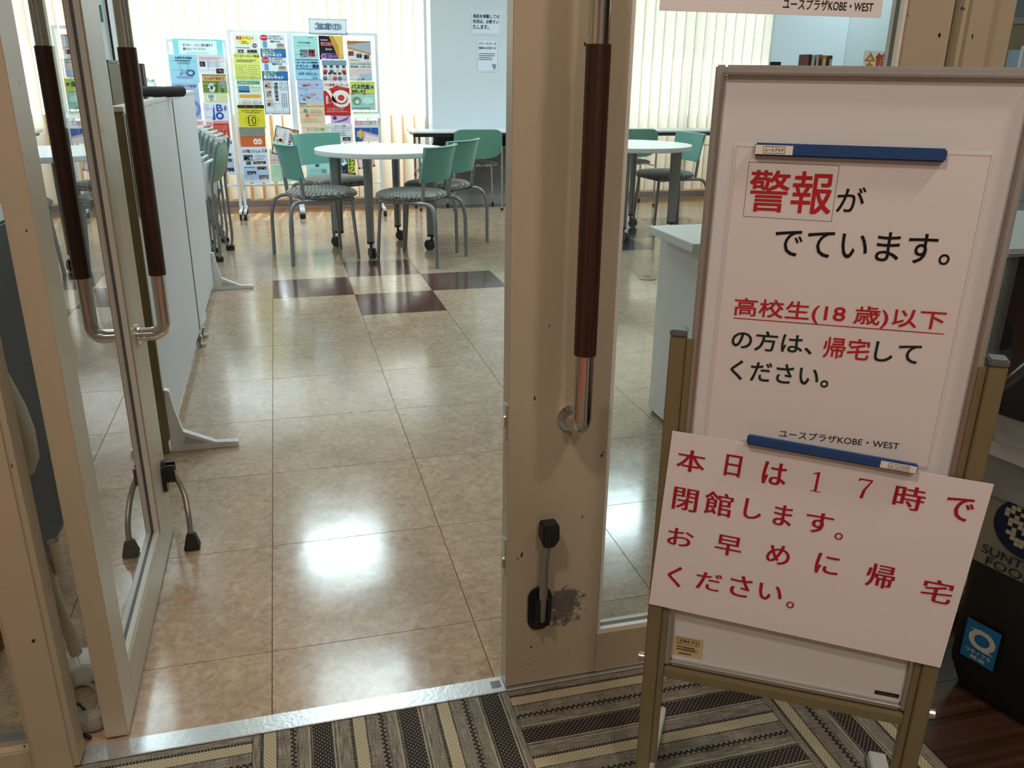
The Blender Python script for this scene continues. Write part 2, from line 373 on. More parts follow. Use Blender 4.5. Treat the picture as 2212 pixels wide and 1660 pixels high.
# ---- flat print: text and shapes as thin faces on a sheet (local x right, local z up, facing local -y)
_tc = {}
def text_geo(s, bold=0.0):
    k = (s, bold)
    if k in _tc: return _tc[k]
    c = bpy.data.curves.new('tmp', 'FONT'); c.body = s; c.offset = bold; c.resolution_u = 3
    o = bpy.data.objects.new('tmp', c); COL.objects.link(o); bpy.context.view_layer.update()
    me = bpy.data.meshes.new_from_object(o.evaluated_get(bpy.context.evaluated_depsgraph_get()))
    vs = [(v.co.x, v.co.y) for v in me.vertices]; fs = [tuple(p.vertices) for p in me.polygons]
    bpy.data.objects.remove(o); bpy.data.curves.remove(c); bpy.data.meshes.remove(me)
    _tc[k] = (vs, fs); return _tc[k]
class Print:
    def __init__(s, w=1, h=1): s.v = []; s.f = []; s.mi = []; s.mats = []; s.w = w; s.h = h; s.layer = 1; s.ou = 0; s.ov = 0; s.d0 = 0; s.step = .00025; s.busy = False
    def m(s, h):
        mm = ink(h) if isinstance(h, str) else h
        if mm not in s.mats: s.mats.append(mm)
        return s.mats.index(mm)
    def add(s, pts, faces, col, layer=None):
        d = -s.d0-(s.layer if layer is None else layer)*s.step; b = len(s.v)
        s.v += [(s.ou+p[0], d, s.ov+p[1]) for p in pts]; i = s.m(col)
        for f in faces: s.f.append(tuple(b+k for k in f)); s.mi.append(i)
    def rect(s, u0, v0, u1, v1, col, layer=None):
        w, h = s.w, s.h
        s.add([(u0*w, v0*h), (u1*w, v0*h), (u1*w, v1*h), (u0*w, v1*h)], [(0, 1, 2, 3)], col, layer)
    def poly(s, pts, col, layer=None): s.add([(a*s.w, b*s.h) for a, b in pts], [tuple(range(len(pts)))], col, layer)
    def ell(s, cu, cv, ru, rv, col, layer=None, n=20, hole=0):
        w, h = s.w, s.h
        o = [((cu+ru*math.cos(2*PI*k/n))*w, (cv+rv*math.sin(2*PI*k/n))*h) for k in range(n)]
        if hole:
            i = [((cu+ru*hole*math.cos(2*PI*k/n))*w, (cv+rv*hole*math.sin(2*PI*k/n))*h) for k in range(n)]
            s.add(o+i, [(k, (k+1)%n, n+(k+1)%n, n+k) for k in range(n)], col, layer)
        else: s.add(o, [tuple(range(n))], col, layer)
    def star(s, cu, cv, ru, rv, col, n=12, layer=None):
        s.poly([(cu+ru*(1 if k % 2 else .7)*math.cos(PI*k/n), cv+rv*(1 if k % 2 else .7)*math.sin(PI*k/n)) for k in range(2*n)], col, layer)
    def frame(s, u0, v0, u1, v1, t, col, layer=None):
        tv = t*s.w/s.h
        for a in ((u0, v0, u1, v0+tv), (u0, v1-tv, u1, v1), (u0, v0, u0+t, v1), (u1-t, v0, u1, v1)): s.rect(*a, col, layer)
    def txt(s, t, u0, v0, u1, v1, col, bold=0.0, layer=None, slope=0, horiz=False):
        vs, fs = text_geo(t, 0.0)
        if bold > 0 and not s.busy:
            s.busy = True; hgt = (v1-v0)*s.h; e = min(bold, .035)*hgt*1.05
            sh = ((-e, 0), (e, 0), (-e*.4, 0), (e*.4, 0)) if horiz else ((-e, -e), (e, -e), (e, e), (-e, e))
            ou, ov, lay = s.ou, s.ov, (layer if layer is not None else s.layer+1)
            for k, (a, b) in enumerate(sh):
                s.ou, s.ov = ou+a, ov+b; s.txt(t, u0, v0, u1, v1, col, 0, lay+.15*(k+1), slope)
            s.ou, s.ov = ou, ov; s.busy = False
        if not vs: return
        x0 = min(p[0] for p in vs); x1 = max(p[0] for p in vs); y0 = min(p[1] for p in vs); y1 = max(p[1] for p in vs)
        w, h = s.w, s.h
        pts = [((u0+(p[0]-x0)/(x1-x0)*(u1-u0))*w, (v0+(p[1]-y0)/(y1-y0)*(v1-v0))*h + slope*((p[0]-x0)/(x1-x0)-.5)*(u1-u0)*w) for p in vs]
        s.add(pts, fs, col, layer if layer is not None else s.layer+1)
    def lines(s, u0, v0, u1, v1, n, col, fill=.45, jitter=.3):
        dv = (v1-v0)/n
        for k in range(n):
            e = u1-(u1-u0)*jitter*random.random()
            s.rect(u0, v1-(k+.5+fill/2)*dv, e, v1-(k+.5-fill/2)*dv, col, s.layer+1)
    def photo(s, u0, v0, u1, v1, cols, n=7):
        s.rect(u0, v0, u1, v1, cols[0], s.layer+1)
        for _ in range(n):
            a = random.uniform(u0, u1-(u1-u0)*.3); b = random.uniform(v0, v1-(v1-v0)*.4)
            s.rect(a, b, a+(u1-u0)*random.uniform(.1, .3), b+(v1-v0)*random.uniform(.2, .4), random.choice(cols[1:]), s.layer+2)
    def build(s, name, parent=None, loc=None, rot=None):
        me = bpy.data.meshes.new(name); me.from_pydata(s.v, [], s.f)
        for mm in s.mats: me.materials.append(mm)
        for p, i in zip(me.polygons, s.mi): p.material_index = i
        me.update(); o = bpy.data.objects.new(name, me); COL.objects.link(o)
        if parent: o.parent = parent
        if loc: o.location = loc
        if rot: o.rotation_euler = rot
        return o
    def slab(s, col, t=.0012):
        """the sheet itself, a thin box behind the print"""
        w, h = s.w, s.h; b = len(s.v); i = s.m(col)
        s.v += [(s.ou+x, y-s.d0, s.ov+z) for y in (0, t) for x, z in ((0, 0), (w, 0), (w, h), (0, h))]
        for f in ((0,1,2,3), (7,6,5,4), (0,4,5,1), (1,5,6,2), (2,6,7,3), (3,7,4,0)): s.f.append(tuple(b+k for k in f)); s.mi.append(i)

# ================================================================== SETTING
XL, XR, YB, YD, HC = -1.95, 8.4, 3.62, -3.37, 2.6
floor = MB().box(XL-.2, XR+.2, YD-4.2, YB+.6, -.12, -.006).build('floor', M_grout)
struct('floor', obj=floor)
def child_mesh(mesh_src, name, parent, loc, rotz=0, m=None):
    o = bpy.data.objects.new(name, mesh_src); COL.objects.link(o); o.parent = parent; o.location = loc; o.rotation_euler.z = rotz
    return o
T = .45; g = .0020
def tile_mesh(m, w=T, d=T):
    t = MB().box(g/2, w-g/2, g/2, d-g/2, -.006, 0); bmesh.ops.recalc_face_normals(t.bm, faces=t.bm.faces[:])
    me = bpy.data.meshes.new('vinyl_tile'); t.bm.to_mesh(me); t.bm.free(); me.materials.append(m); return me
tm = {'c': tile_mesh(M_tile), 'r': tile_mesh(M_tile_red), 'g': tile_mesh(M_tile_grey)}
tshort = tile_mesh(M_tile, T, .2)
RED = {(0, 0), (1, 1), (2, 0), (1, -1)}; GREY = {(5, 2), (6, 3), (7, 4), (5, 4), (6, 5), (7, 2)}
for i in range(-4, 18):
    for j in range(-7, 8):
        if i > 11 and j > 1 and False: continue
        k = 'r' if (i, j) in RED else 'g' if (i, j) in GREY else 'c'
        if j == 7: k = 'r'
        child_mesh(tm[k], 'vinyl_tile', floor, (i*T, j*T, 0))
    child_mesh(tshort, 'vinyl_tile', floor, (i*T, -7*T-.2-.0, 0))
# carpet tiles of the entrance mat (0.5 m, stripes turned by 90 degrees from tile to tile)
c = MB().box(.0006, .4994, .0006, .4994, -.005, .0015); bmesh.ops.recalc_face_normals(c.bm, faces=c.bm.faces[:])
cme = bpy.data.meshes.new('carpet_tile'); c.bm.to_mesh(cme); c.bm.free(); cme.materials.append(M_weave)
MX0, MY1 = -.535, -3.3995
for i in range(4):
    for j in range(3):
        x0 = MX0+i*.5; y1 = MY1-j*.5
        if (i+j) % 2 == 1: loc, rz = (x0, y1-.5, 0), 0
        else: loc, rz = (x0, y1, 0), -PI/2
        if i == 3:   # cut strip at the right edge of the mat
            cc = MB().box(.0006, .235, .0006, .4994, -.005, .0015); bmesh.ops.recalc_face_normals(cc.bm, faces=cc.bm.faces[:])
            me = bpy.data.meshes.new('carpet_tile'); cc.bm.to_mesh(me); cc.bm.free(); me.materials.append(M_weave)
            child_mesh(me, 'carpet_tile', floor, (x0, y1-.5, 0), 0)
        else: child_mesh(cme, 'carpet_tile', floor, loc, rz)
# dark wooden planks around the mat
def plank_mesh(l):
    t = MB().box(.0008, l-.0008, .0008, .0892, -.006, -.0015); bmesh.ops.recalc_face_normals(t.bm, faces=t.bm.faces[:])
    me = bpy.data.meshes.new('plank'); t.bm.to_mesh(me); t.bm.free(); me.materials.append(M_plank); return me
pm = plank_mesh(.6); rows = 0
ang = math.radians(-62)
for r in range(16):
    for q in range(4):
        x = 1.205+q*.6-(.6 if r % 2 else .27)*1; y = -3.41-(r+1)*.09
        a, b = max(x, 1.205), x+.6
        if b <= a: continue
        t = MB().box(a+.0008, b-.0008, y+.0008, y+.0892, -.006, -.0015); t.build('plank', M_plank, floor)

bx('ceiling', M_ceil, XL-.2, XR+.2, YD-4.2, YB+.6, HC, HC+.1); struct('', obj=bpy.data.objects['ceiling'])
def wall(name, m, *a): return struct('', obj=bx(name, m, *a))
wall('wall_left', M_wall, XL-.1, XL, YD-4.2, YB+.2, 0, HC)
wall('wall_right', M_wall, XR, XR+.1, YD-4.2, YB+.2, 0, HC)
wall('wall_front', mat('hall_wall', (.42, .42, .42), .7), XL, XR, YD-4.2, YD-4.1, 0, HC)
# back wall: piers and lintel round the windows
wall('wall_back', M_wwall, 5.05, 6.9, YB-.16, YB+.1, 0, HC)
wall('wall_back_ochre', mat('far_ochre', (.72, .58, .42), .8), 6.9, XR, YB-.16, YB+.1, 0, HC)
wall('trim_8', mat('grey_marble', (.22, .23, .235), .45, var=.25, vscale=9), 1.51, 2.35, YB-.268, YB-.26, .09, .66)
wall('wall_back_lintel', M_wwall, XL, 5.05, YB, YB+.1, 2.35, HC)
wall('wall_back_pier', M_wwall, 1.50, 2.36, YB-.26, YB+.1, 0, HC)
wall('wall_back_pillar', mat('cream_column', (.66, .62, .52), .6), 5.02, 5.22, YB-.34, YB-.16, 0, HC)
bx('baseboard_back', mat('grey_skirting', (.32, .30, .27), .6), 1.45, 2.40, YB-.275, YB-.26, 0, .09); struct('', obj=bpy.data.objects['baseboard_back'])
def window(name, x0, x1):
    f = MB()
    for a in ((x0, x1, .0, .05), (x0, x1, 2.29, 2.35)): f.box(a[0], a[1], YB-.02, YB+.06, a[2], a[3])
    n = max(1, round((x1-x0)/.95))
    for k in range(n+1):
        x = x0+(x1-x0)*k/n; f.box(x-.025, x+.025, YB-.02, YB+.06, .05, 2.29)
    o = struct('', obj=f.build(name, M_alu))
    for k in range(n):
        a = x0+(x1-x0)*k/n; b = x0+(x1-x0)*(k+1)/n
        bx('pane', M_wglass, a+.025, b-.025, YB+.02, YB+.026, .05, 2.29, o)
window('window_1', XL, 1.50); window('window_2', 2.36, 5.05)
# ground outside; orange wall added to warm the lower blinds through the slits
wall('trim_1', mat('terrace', (.55, .40, .24), .9), XL-2, XR, YB+.2, YB+7, -.14, -.02)
wall('trim_2', mat('orange_bounce', (.75, .45, .18), .9), XL-2, XR, YB+.40, YB+.5, -.02, .80)

# divider between hall and room
wall('wall_divider', M_paint, XL, XR, YD-.03, YD+.05, 2.12, HC)
wall('wall_divider_left', M_paint, XL, -1.5, YD-.03, YD+.05, 0, 2.12)
wall('wall_divider_right', M_paint, 3.1, XR, YD-.03, YD+.05, 0, 2.12)
def jamb(name, x0, x1, y0=YD-.045, y1=YD+.02):
    o = MB().box(x0, x1, y0, y1, 0, 2.12).build(name, M_paint, bevel=.009, smooth=True); return struct('', obj=o)
jamb('trim_3', -.4085, -.334)
jr = jamb('trim_4', 1.272, 1.335); jamb('trim_5', 1.337, 1.405, YD-.02, YD+.05)
# fixed side lights
def sidelight(name, x0, x1):
    f = MB().box(x0, x1, YD-.03, YD+.03, 0, .055).box(x0, x1, YD-.03, YD+.03, 2.04, 2.12)
    o = struct('', obj=f.build(name, M_paint, bevel=.003))
    bx('glazing_bead', M_alu, x0, x1, YD-.012, YD+.012, .055, .066, o)
    bx('pane', M_glass, x0, x1, YD-.003, YD+.003, .066, 2.04, o); return o
sidelight('window_3', -1.5, -.4085); sidelight('window_4', 1.405, 3.1)
# aluminium threshold
th = MB().box(-.337, 1.27, -3.398, -3.352, -.005, .0035).build('trim_6', M_steelbar, bevel=.0012); struct('', obj=th)
bx('latch_cup', mat('dark_recess', (.2, .2, .2), .4, .6), .437, .457, -3.385, -3.365, .0035, .0042, th)
wall('trim_7', M_steelbar, -1.5, -.445, -3.398, -3.352, -.005, .002)

# ------------------------------------------------------------------ doors
def leaf(name, loc, rotz, s, mpaint):
    """leaf with local x from hinge to free edge; s = +1/-1 is the outer side in local y"""
    d = struct(name, loc, rotz)
    L_, Hh, t = .802, 2.10, .02
    b = MB().box(0, .093, -t, t, .006, Hh).build('hinge_stile', mpaint, d, bevel=.0012, smooth=True)
    b = MB().box(.607, L_, -t, t, .006, Hh).build('lock_stile', mpaint, d, bevel=.0012, smooth=True)
    bx('bottom_rail', mpaint, .093, .607, -t, t, .006, .100, d)
    bx('top_rail', mpaint, .093, .607, -t, t, 1.98, Hh, d)
    gb = MB()
    for y0, y1 in ((-.016, -.006), (.006, .016)):
        gb.box(.094, .101, y0, y1, .1, 1.98).box(.599, .606, y0, y1, .1, 1.98).box(.101, .599, y0, y1, .1, .108)
    gb.build('glazing_bead', M_bead, d)
    gk = MB()
    gk.box(.094, .1, -.006, .006, .101, 1.97).box(.600, .606, -.006, .006, .101, 1.97).box(.1, .6, -.006, .006, .101, .107)
    gk.build('gasket', M_gasket, d)
    bx('glass_pane', M_glass, .098, .602, -.0025, .0025, .104, 1.975, d)
    # edge hardware
    e = MB().box(L_, L_+.0016, -.009, .009, .555, .625).box(L_, L_+.0016, -.008, .008, .265, .345); e.build('edge_plate', M_alu, d)
    e = MB().box(L_+.0016, L_+.006, -.004, .004, .28, .30).box(L_+.0016, L_+.004, -.004, .004, .58, .60); e.build('edge_bolt', M_chrome, d)
    # pull handles, both sides
    hx_ = L_-.118
    for sg in (1, -1):
        yy = sg*(t+.063)
        pts = fillet([(hx_, sg*t, .595), (hx_, yy, .595), (hx_, yy, 1.38), (hx_, sg*t, 1.38)], .055, 8)
        h = MB().tube(pts, .0165, 20); h = h.build('pull_handle', M_chrome, d, smooth=True)
        MB().cyl((hx_, yy, .738), (hx_, yy, 1.234), .0195, 28).build('handle_grip', M_wood, h, smooth=True)
        f = MB().cyl((hx_, sg*t, .595), (hx_, sg*(t+.004), .595), .026, 20).cyl((hx_, sg*t, 1.38), (hx_, sg*(t+.004), 1.38), .026, 20)
        f.build('handle_rose', M_chrome, h, smooth=True)
    return d
def oval(cx, cz, rx, hz, y0, y1, n=10):
    pts = []
    for k in range(n+1): a = PI*k/n; pts.append((cx+rx*math.cos(a), cz+hz-rx+rx*math.sin(a)))
    for k in range(n+1): a = PI+PI*k/n; pts.append((cx+rx*math.cos(a), cz-hz+rx+rx*math.sin(a)))
    return MB().prism(pts, 1, y0, y1)
dl = leaf('door_1', (-.282, -3.345, 0), PI/2, -1, M_paint)
dr = leaf('door_2', (1.266, -3.37, 0), PI, 1, M_doorR)
# door stops (screwed to the leaves)
cx = 1.266-.531
st = oval(cx, .190, .0245, .050, .02, .030).build('door_stop', M_black, dr, bevel=.003, smooth=True)
MB().box(cx-.014, cx-.009, .030, .052, .165, .222).box(cx+.009, cx+.014, .030, .052, .165, .222).build('stop_bracket', M_black, st)
MB().tube(fillet([(cx-.001, .040, .172), (cx-.001, .046, .25), (cx-.001, .044, .31), (cx-.006, .052, .362)], .03, 5), [.0085]*14, 14).build('stop_arm', mat('satin_bar', (.36, .34, .31), .35, .8), st, smooth=True)
ft = MB().loft([[(cx-.006+a*.010, .052+b*.010, .347) for a, b in ((-1,-1),(1,-1),(1,1),(-1,1))],
                [(cx-.006+a*.017, .052+b*.017, .366) for a, b in ((-1,-1),(1,-1),(1,1),(-1,1))],
                [(cx-.006+a*.016, .053+b*.016, .398) for a, b in ((-1,-1),(1,-1),(1,1),(-1,1))]])
ft.build('stop_foot', M_rubber, st, bevel=.003, smooth=True)
cx = .748
st = oval(cx, .188, .0245, .046, -.030, -.02).build('door_stop', M_black, dl, bevel=.003, smooth=True)
MB().box(cx-.015, cx-.010, -.052, -.030, .175, .222).box(cx+.010, cx+.015, -.052, -.030, .175, .222).build('stop_bracket', M_black, st)
MB().tube(fillet([(cx, -.042, .205), (cx-.012, -.068, .15), (cx-.055, -.078, .085), (cx-.062, -.078, .03)], .03, 5), .0075, 14).build('stop_arm', mat('satin_bar', (.36, .34, .31), .35, .8), st, smooth=True)
fc = (cx-.062, -.078)
MB().loft([[(fc[0]+a*.020, fc[1]+b*.020, .001) for a, b in ((-1,-1),(1,-1),(1,1),(-1,1))],
           [(fc[0]+a*.019, fc[1]+b*.019, .010) for a, b in ((-1,-1),(1,-1),(1,1),(-1,1))],
           [(fc[0]+a*.011, fc[1]+b*.011, .045) for a, b in ((-1,-1),(1,-1),(1,1),(-1,1))]]).build('stop_foot', M_rubber, st, bevel=.003, smooth=True)
# notice behind the glass of the right leaf: only its lower edge is in view
P = Print(.416, .30); P.slab('EDE9EC'); P.txt('ユースプラザKOBE・WEST', .535, .03, .955, .085, '262626', .01)
tag(P.build('glass_notice', loc=(.711, -3.379, 1.289)), 'white notice stuck high on the right door glass, ending ユースプラザKOBE・WEST', 'notice')

# ================================================================== NOTICE BOARD ON ITS STAND
BO = Vector((.6473, -3.7297, 0)); BA = math.radians(-31.73); BZ = 1.1912
stand = thing('board_stand', 'tan metal stand with two square posts holding the tall whiteboard', 'stand', BO, BA)
for (o0, o1, i0, i1, nm) in ((-.0385, -.0165, -.0160, -.0060, 'l'), (.3635, .3860, .3530, .3630, 'r')):
    zt = BZ-.343
    p = MB().box(o0, o1, -.013, .013, .03, zt).build('post', M_tan, stand, bevel=.0015)
    MB().box(o0-.0008, o1+.0008, -.0138, .0138, zt, zt+.010).build('post_cap', mat('grey_cap', (.10, .115, .125), .4), p, bevel=.002)
    MB().box(i0, i1, -.009, .009, .09, zt-.002).build('slide_channel', M_tan, stand, bevel=.001)
    cxm = (o0+o1)/2
    f = MB().prism([(-.2, 0), (.215, 0), (.215, .022), (.02, .055), (-.02, .055), (-.2, .022)], 0, cxm-.012, cxm+.018)
    f.build('foot', mat('pale_foot', (.55, .56, .52), .4), stand, bevel=.002)
    s_ = -1 if nm == 'l' else 1
    xo = o0 if nm == 'l' else o1
    MB().cyl((xo, 0, BZ-.895), (xo+s_*.010, 0, BZ-.895), .007, 14).build('bolt', M_alu, stand, smooth=True)
MB().box(-.0055, .3525, -.013, .013, BZ-.9185, BZ-.8995).build('cross_rail', M_tan, stand, bevel=.002)

board = thing('whiteboard', 'tall narrow whiteboard with aluminium frame standing on the tan metal stand', 'board', BO, BA)
z0, z1, x0, x1 = BZ-.8865, BZ, 0.003, .3467
MB().box(x0, x1, .0, .012, z0, z1).build('writing_panel', M_board, board)
fr = MB(); fw = .0125
def mitre(pts_o, pts_i):
    """picture frame with raised outer lip"""
fr.box(x0-fw, x0, -.006, .018, z0-.011, z1+fw).box(x1, x1+fw, -.006, .018, z0-.011, z1+fw)
fr.box(x0, x1, -.006, .018, z1, z1+fw).box(x0, x1, -.006, .018, z0-.011, z0)
fr.build('frame', M_alu_b, board, bevel=.0022)
lip = MB()
lip.box(x0-.004, x0-.0005, -.0085, -.006, z0-.004, z1+.004).box(x1+.0005, x1+.004, -.0085, -.006, z0-.004, z1+.004)
lip.box(x0-.0005, x1+.0005, -.0085, -.006, z1+.0005, z1+.004).box(x0-.0005, x1+.0005, -.0085, -.006, z0-.004, z0-.0005)
lip.build('frame_lip', M_alu, board, bevel=.0008)
MB().box(.055, .068, -.003, .008, z1+fw, z1+fw+.004).build('top_hook', M_black, board)
P = Print(.047, .037); P.slab('CDB98E', .0004); P.frame(.12, .60, .86, .92, .02, '4A3F30'); P.txt('JOIFA 312', .2, .66, .8, .85, '3A3226', .02)
P.lines(.12, .28, .8, .54, 2, '5A4C38'); P.lines(.2, .08, .75, .2, 1, '3A3226'); P.frame(.35, .26, .85, .42, .012, '5A4C38')
P.build('maker_sticker', board, loc=(.0045, -.0006, z0+.008))
P = Print(.034, .0065); P.slab('1C1815', .0006); P.lines(.1, .3, .9, .7, 1, '6E655B', jitter=.05)
P.build('name_plate', board, loc=(.3095, -.0008, z0+.0075))

def on_board(o): o.location = BO + Vector((math.cos(BA)*o['_u']-math.sin(BA)*o['_d'], math.sin(BA)*o['_u']+math.cos(BA)*o['_d'], BZ+o['_v']))
def place_board(P, name, u, d, v, tilt=0):
    o = P.build(name); o.location = BO + Vector((math.cos(BA)*u-math.sin(BA)*d, math.sin(BA)*u+math.cos(BA)*d, BZ+v))
    o.rotation_euler = (0, -tilt, BA); return o
# upper laminated notice; print coordinates are metres from its own lower left corner
RED_, DG = 'B5252B', '1D2A26'
U0, V0 = .0215, -.4975
P = Print(1, 1); P.step = .0002
P.w, P.h = .3, .415; P.slab('DCD7DA', .0006); P.w = P.h = 1
P.frame(.002, .002, .298, .413, .0010, 'C9BDB5')
def q(u, v): return u-U0, v-V0
def T_(s, u0, u1, v0, v1, col, bold=0.0, slope=.02):
    a, b = q(u0, v0), q(u1, v1); P.txt(s, a[0], a[1], b[0], b[1], col, bold, slope=slope)
T_('警報', .0455, .1472, -.1650, -.1130, RED_, .010, .015)
a, b = q(.0409, -.1735), q(.1509, -.1035); P.frame(a[0], a[1], b[0], b[1], .0006, '6B625C')
T_('が', .1537, .1865, -.1600, -.1290, '141414', .006)
T_('でています。', .0850, .2955, -.2205, -.1830, '141414', .006)
T_('高校生(18 歳)以下', .0430, .3047, -.3085, -.2800, RED_, .012)
a, b = q(.0433, -.3103), q(.3061, -.3089)
P.add([(a[0], a[1]-.002), (b[0], a[1]+.002), (b[0], b[1]+.002), (a[0], b[1]-.002)], [(0, 1, 2, 3)], RED_)
T_('の方は、', .0445, .1500, -.3540, -.3260, DG, .012)
T_('帰宅', .1644, .2214, -.3540, -.3250, RED_, .012)
T_('して', .2284, .2834, -.3520, -.3250, DG, .012)
T_('ください。', .0474, .1770, -.3985, -.3700, DG, .012)
T_('ユースプラザKOBE・WEST', .1231, .2793, -.4765, -.4650, '202020', .004)
tag(place_board(P, 'laminated_notice', U0, -.0012, V0, -.004), 'upper laminated paper on the whiteboard with the boxed red headline 警報 and black text', 'notice')
# lower paper, held by the lower magnet
CH = [('本', -0.1792, 0.107, 0.0392, 0.0344), ('日', -0.12, 0.1111, 0.0211, 0.0337), ('は', -0.0621, 0.1099, 0.0316, 0.0349), ('1', -0.0045, 0.1089, 0.0143, 0.0308), ('7', 0.0573, 0.1108, 0.0185, 0.0296), ('時', 0.1159, 0.1088, 0.038, 0.0356), ('で', 0.1791, 0.1056, 0.0335, 0.0344), ('閉', -0.1793, 0.0435, 0.0349, 0.0372), ('館', -0.1315, 0.0463, 0.0392, 0.0376), ('し', -0.0824, 0.0483, 0.0238, 0.0321), ('ま', -0.0403, 0.0471, 0.0243, 0.0336), ('す', 0.0095, 0.0459, 0.0357, 0.0326), ('。', 0.0387, 0.0308, 0.0108, 0.0112), ('お', -0.1783, -0.0209, 0.0376, 0.0295), ('早', -0.1076, -0.0189, 0.0372, 0.0332), ('め', -0.0362, -0.0175, 0.0316, 0.0322), ('に', 0.032, -0.0175, 0.0307, 0.0334), ('帰', 0.1046, -0.0196, 0.0362, 0.0377), ('宅', 0.1802, -0.0258, 0.0386, 0.0363), ('く', -0.1783, -0.0896, 0.0203, 0.036), ('だ', -0.1271, -0.0868, 0.0371, 0.0305), ('さ', -0.0803, -0.0833, 0.0302, 0.0366), ('い', -0.037, -0.0835, 0.0332, 0.0275), ('。', -0.0063, -0.0973, 0.0109, 0.0114)]
W_, H_ = .4230, .2985
P = Print(W_, H_); P.step = .00025; P.slab('E4DFE4', .0007); P.w = P.h = 1
for c_, a, b, w_, h_ in CH:
    a += W_/2; b += H_/2
    if c_ == '1':
        P.poly([(a-.0018, b-.0145), (a+.0018, b-.0145), (a+.0018, b+.0155), (a+.0005, b+.0155), (a-.0018, b+.013)], 'A81E2C')
        P.rect(a-.0065, b-.0155, a+.0065, b-.0142, 'A81E2C', 2); P.poly([(a-.0018, b+.0115), (a+.0005, b+.0155), (a-.0070, b+.0122), (a-.0070, b+.0112)], 'A81E2C', 2)
    elif c_ == '7':
        P.poly([(a-.009, b+.0148), (a-.009, b+.0100), (a-.0078, b+.0100), (a-.0065, b+.0122), (a+.0075, b+.0122), (a+.0095, b+.0148)], 'A81E2C')
        P.poly([(a+.0070, b+.0135), (a+.0095, b+.0145), (a+.0022, b-.0020), (a+.0008, b-.0148), (a-.0035, b-.0148), (a-.0015, b-.0020)], 'A81E2C', 2)
    else: P.txt(c_, a-w_/2, b-h_/2, a+w_/2, b+h_/2, 'A81E2C', .022, horiz=True)
tilt = math.radians(-2.6)
cu, cv = .1806, -.6418
u0_ = cu-(W_/2*math.cos(tilt)-H_/2*math.sin(tilt)); v0_ = cv-(W_/2*math.sin(tilt)+H_/2*math.cos(tilt))
tag(place_board(P, 'closing_notice', u0_, -.0165, v0_, tilt), 'large lower paper with four lines of red characters hung crooked over the board and posts', 'notice')
# magnet bars
def magnet(u0, u1, v0, v1, depth, tilt, lab, label):
    w, h = u1-u0, v1-v0
    t_ = thing('magnet_bar', label, 'magnet', (0, 0, 0), 0)
    t_.location = BO + Vector((math.cos(BA)*u0-math.sin(BA)*depth, math.sin(BA)*u0+math.cos(BA)*depth, BZ+v0)); t_.rotation_euler = (0, -tilt, BA)
    MB().box(0, w, -.009, 0, 0, h).build('bar', M_blue, t_, bevel=.002, smooth=True)
    P = Print(.0455, h*.72); P.slab('E6E1DA', .0004); P.frame(.22, .12, .80, .88, .012, '3A3A3A'); P.txt('ユースプラザ', .26, .32, .76, .68, '2A2A2A', .01)
    P.build('name_sticker', t_, loc=(lab if not tilt < -.02 else w-.047, -.0094, h*.14))
magnet(.0480, .2705, -.0952, -.0795, -.0014, .001, .0008, 'blue magnetic bar at the top of the laminated notice')
magnet(.0800, .3030, -.4895+.004, -.4755+.004, -.0180, -.060, 0, 'blue magnetic bar gripping the top edge of the lower red-lettered paper')

# ================================================================== LEFT: STICK VACUUM, CABLES, CRATE
vac = thing('stick_vacuum', 'beige upright stick vacuum cleaner leaning behind the left door frame', 'vacuum cleaner', (-.385, -3.14, 0), math.radians(20))
def sring(cx, cy, z, rx, ry, n=20, e=2.6):
    out = []
    for k in range(n):
        a = 2*PI*k/n; ca, sa = math.cos(a), math.sin(a)
        out.append((cx+rx*math.copysign(abs(ca)**(2/e), ca), cy+ry*math.copysign(abs(sa)**(2/e), sa), z))
    return out
V_ = lambda z: -.075*(z/.8)   # lean
MB().loft([sring(V_(z), .0, z, rx, ry) for z, rx, ry in ((.475, .012, .012), (.482, .038, .034), (.51, .054, .046), (.56, .060, .050), (.61, .058, .052), (.66, .05, .05), (.72, .040, .044), (.755, .022, .025))]).build('motor_body', M_beige, vac, smooth=True)
hl = MB().tube(fillet([(V_(.72)+.02, 0, .70), (V_(.8)+.045, 0, .80), (V_(.9)+.015, 0, .90), (V_(.95)-.04, 0, .93), (V_(.9)-.075, 0, .86), (V_(.75)-.04, 0, .72)], .05, 5), .013, 12)
hl.build('grip_loop', M_beige, vac, smooth=True)
vs = MB()
for k in range(4): vs.box(V_(.66)+.006+k*.010, V_(.66)+.009+k*.010, -.0535+.002*k, -.046, .64-.004*k, .68-.004*k)
vs.build('vent_slot', mat('slot_shadow', (.08, .07, .05), .7), vac)
for zz in (.585, .685): MB().tube([(V_(zz)-.02, -.0515, zz), (V_(zz)-.02, -.048, zz)], .0075, 12).build('screw_recess', mat('slot_shadow', (.08, .07, .05), .7), vac)
MB().tube([(V_(.45), 0, .45), (V_(.38), 0, .38)], .0155, 16).tube([(V_(.385), 0, .385), (V_(.02)+.003, 0, .06)], .0120, 16).tube([(V_(.30), 0, .30), (V_(.2), 0, .2)], .0160, 16).build('pipe', M_beige, vac, smooth=True)
MB().tube([(V_(.3)+.027, 0, .325), (V_(.27)+.027, 0, .255)], .011, 14, cap=False).build('hose_clip', M_beige, vac, smooth=True)
MB().prism([(-.02, .003), (.10, .003), (.10, .022), (.07, .030), (.0, .052), (-.02, .045)], 1, -.035, .035).build('floor_head', mat('white_plastic', (.70, .70, .68), .35), vac, bevel=.004)
MB().box(.07, .102, -.025, .025, .001, .014).build('head_vent', M_black, vac)
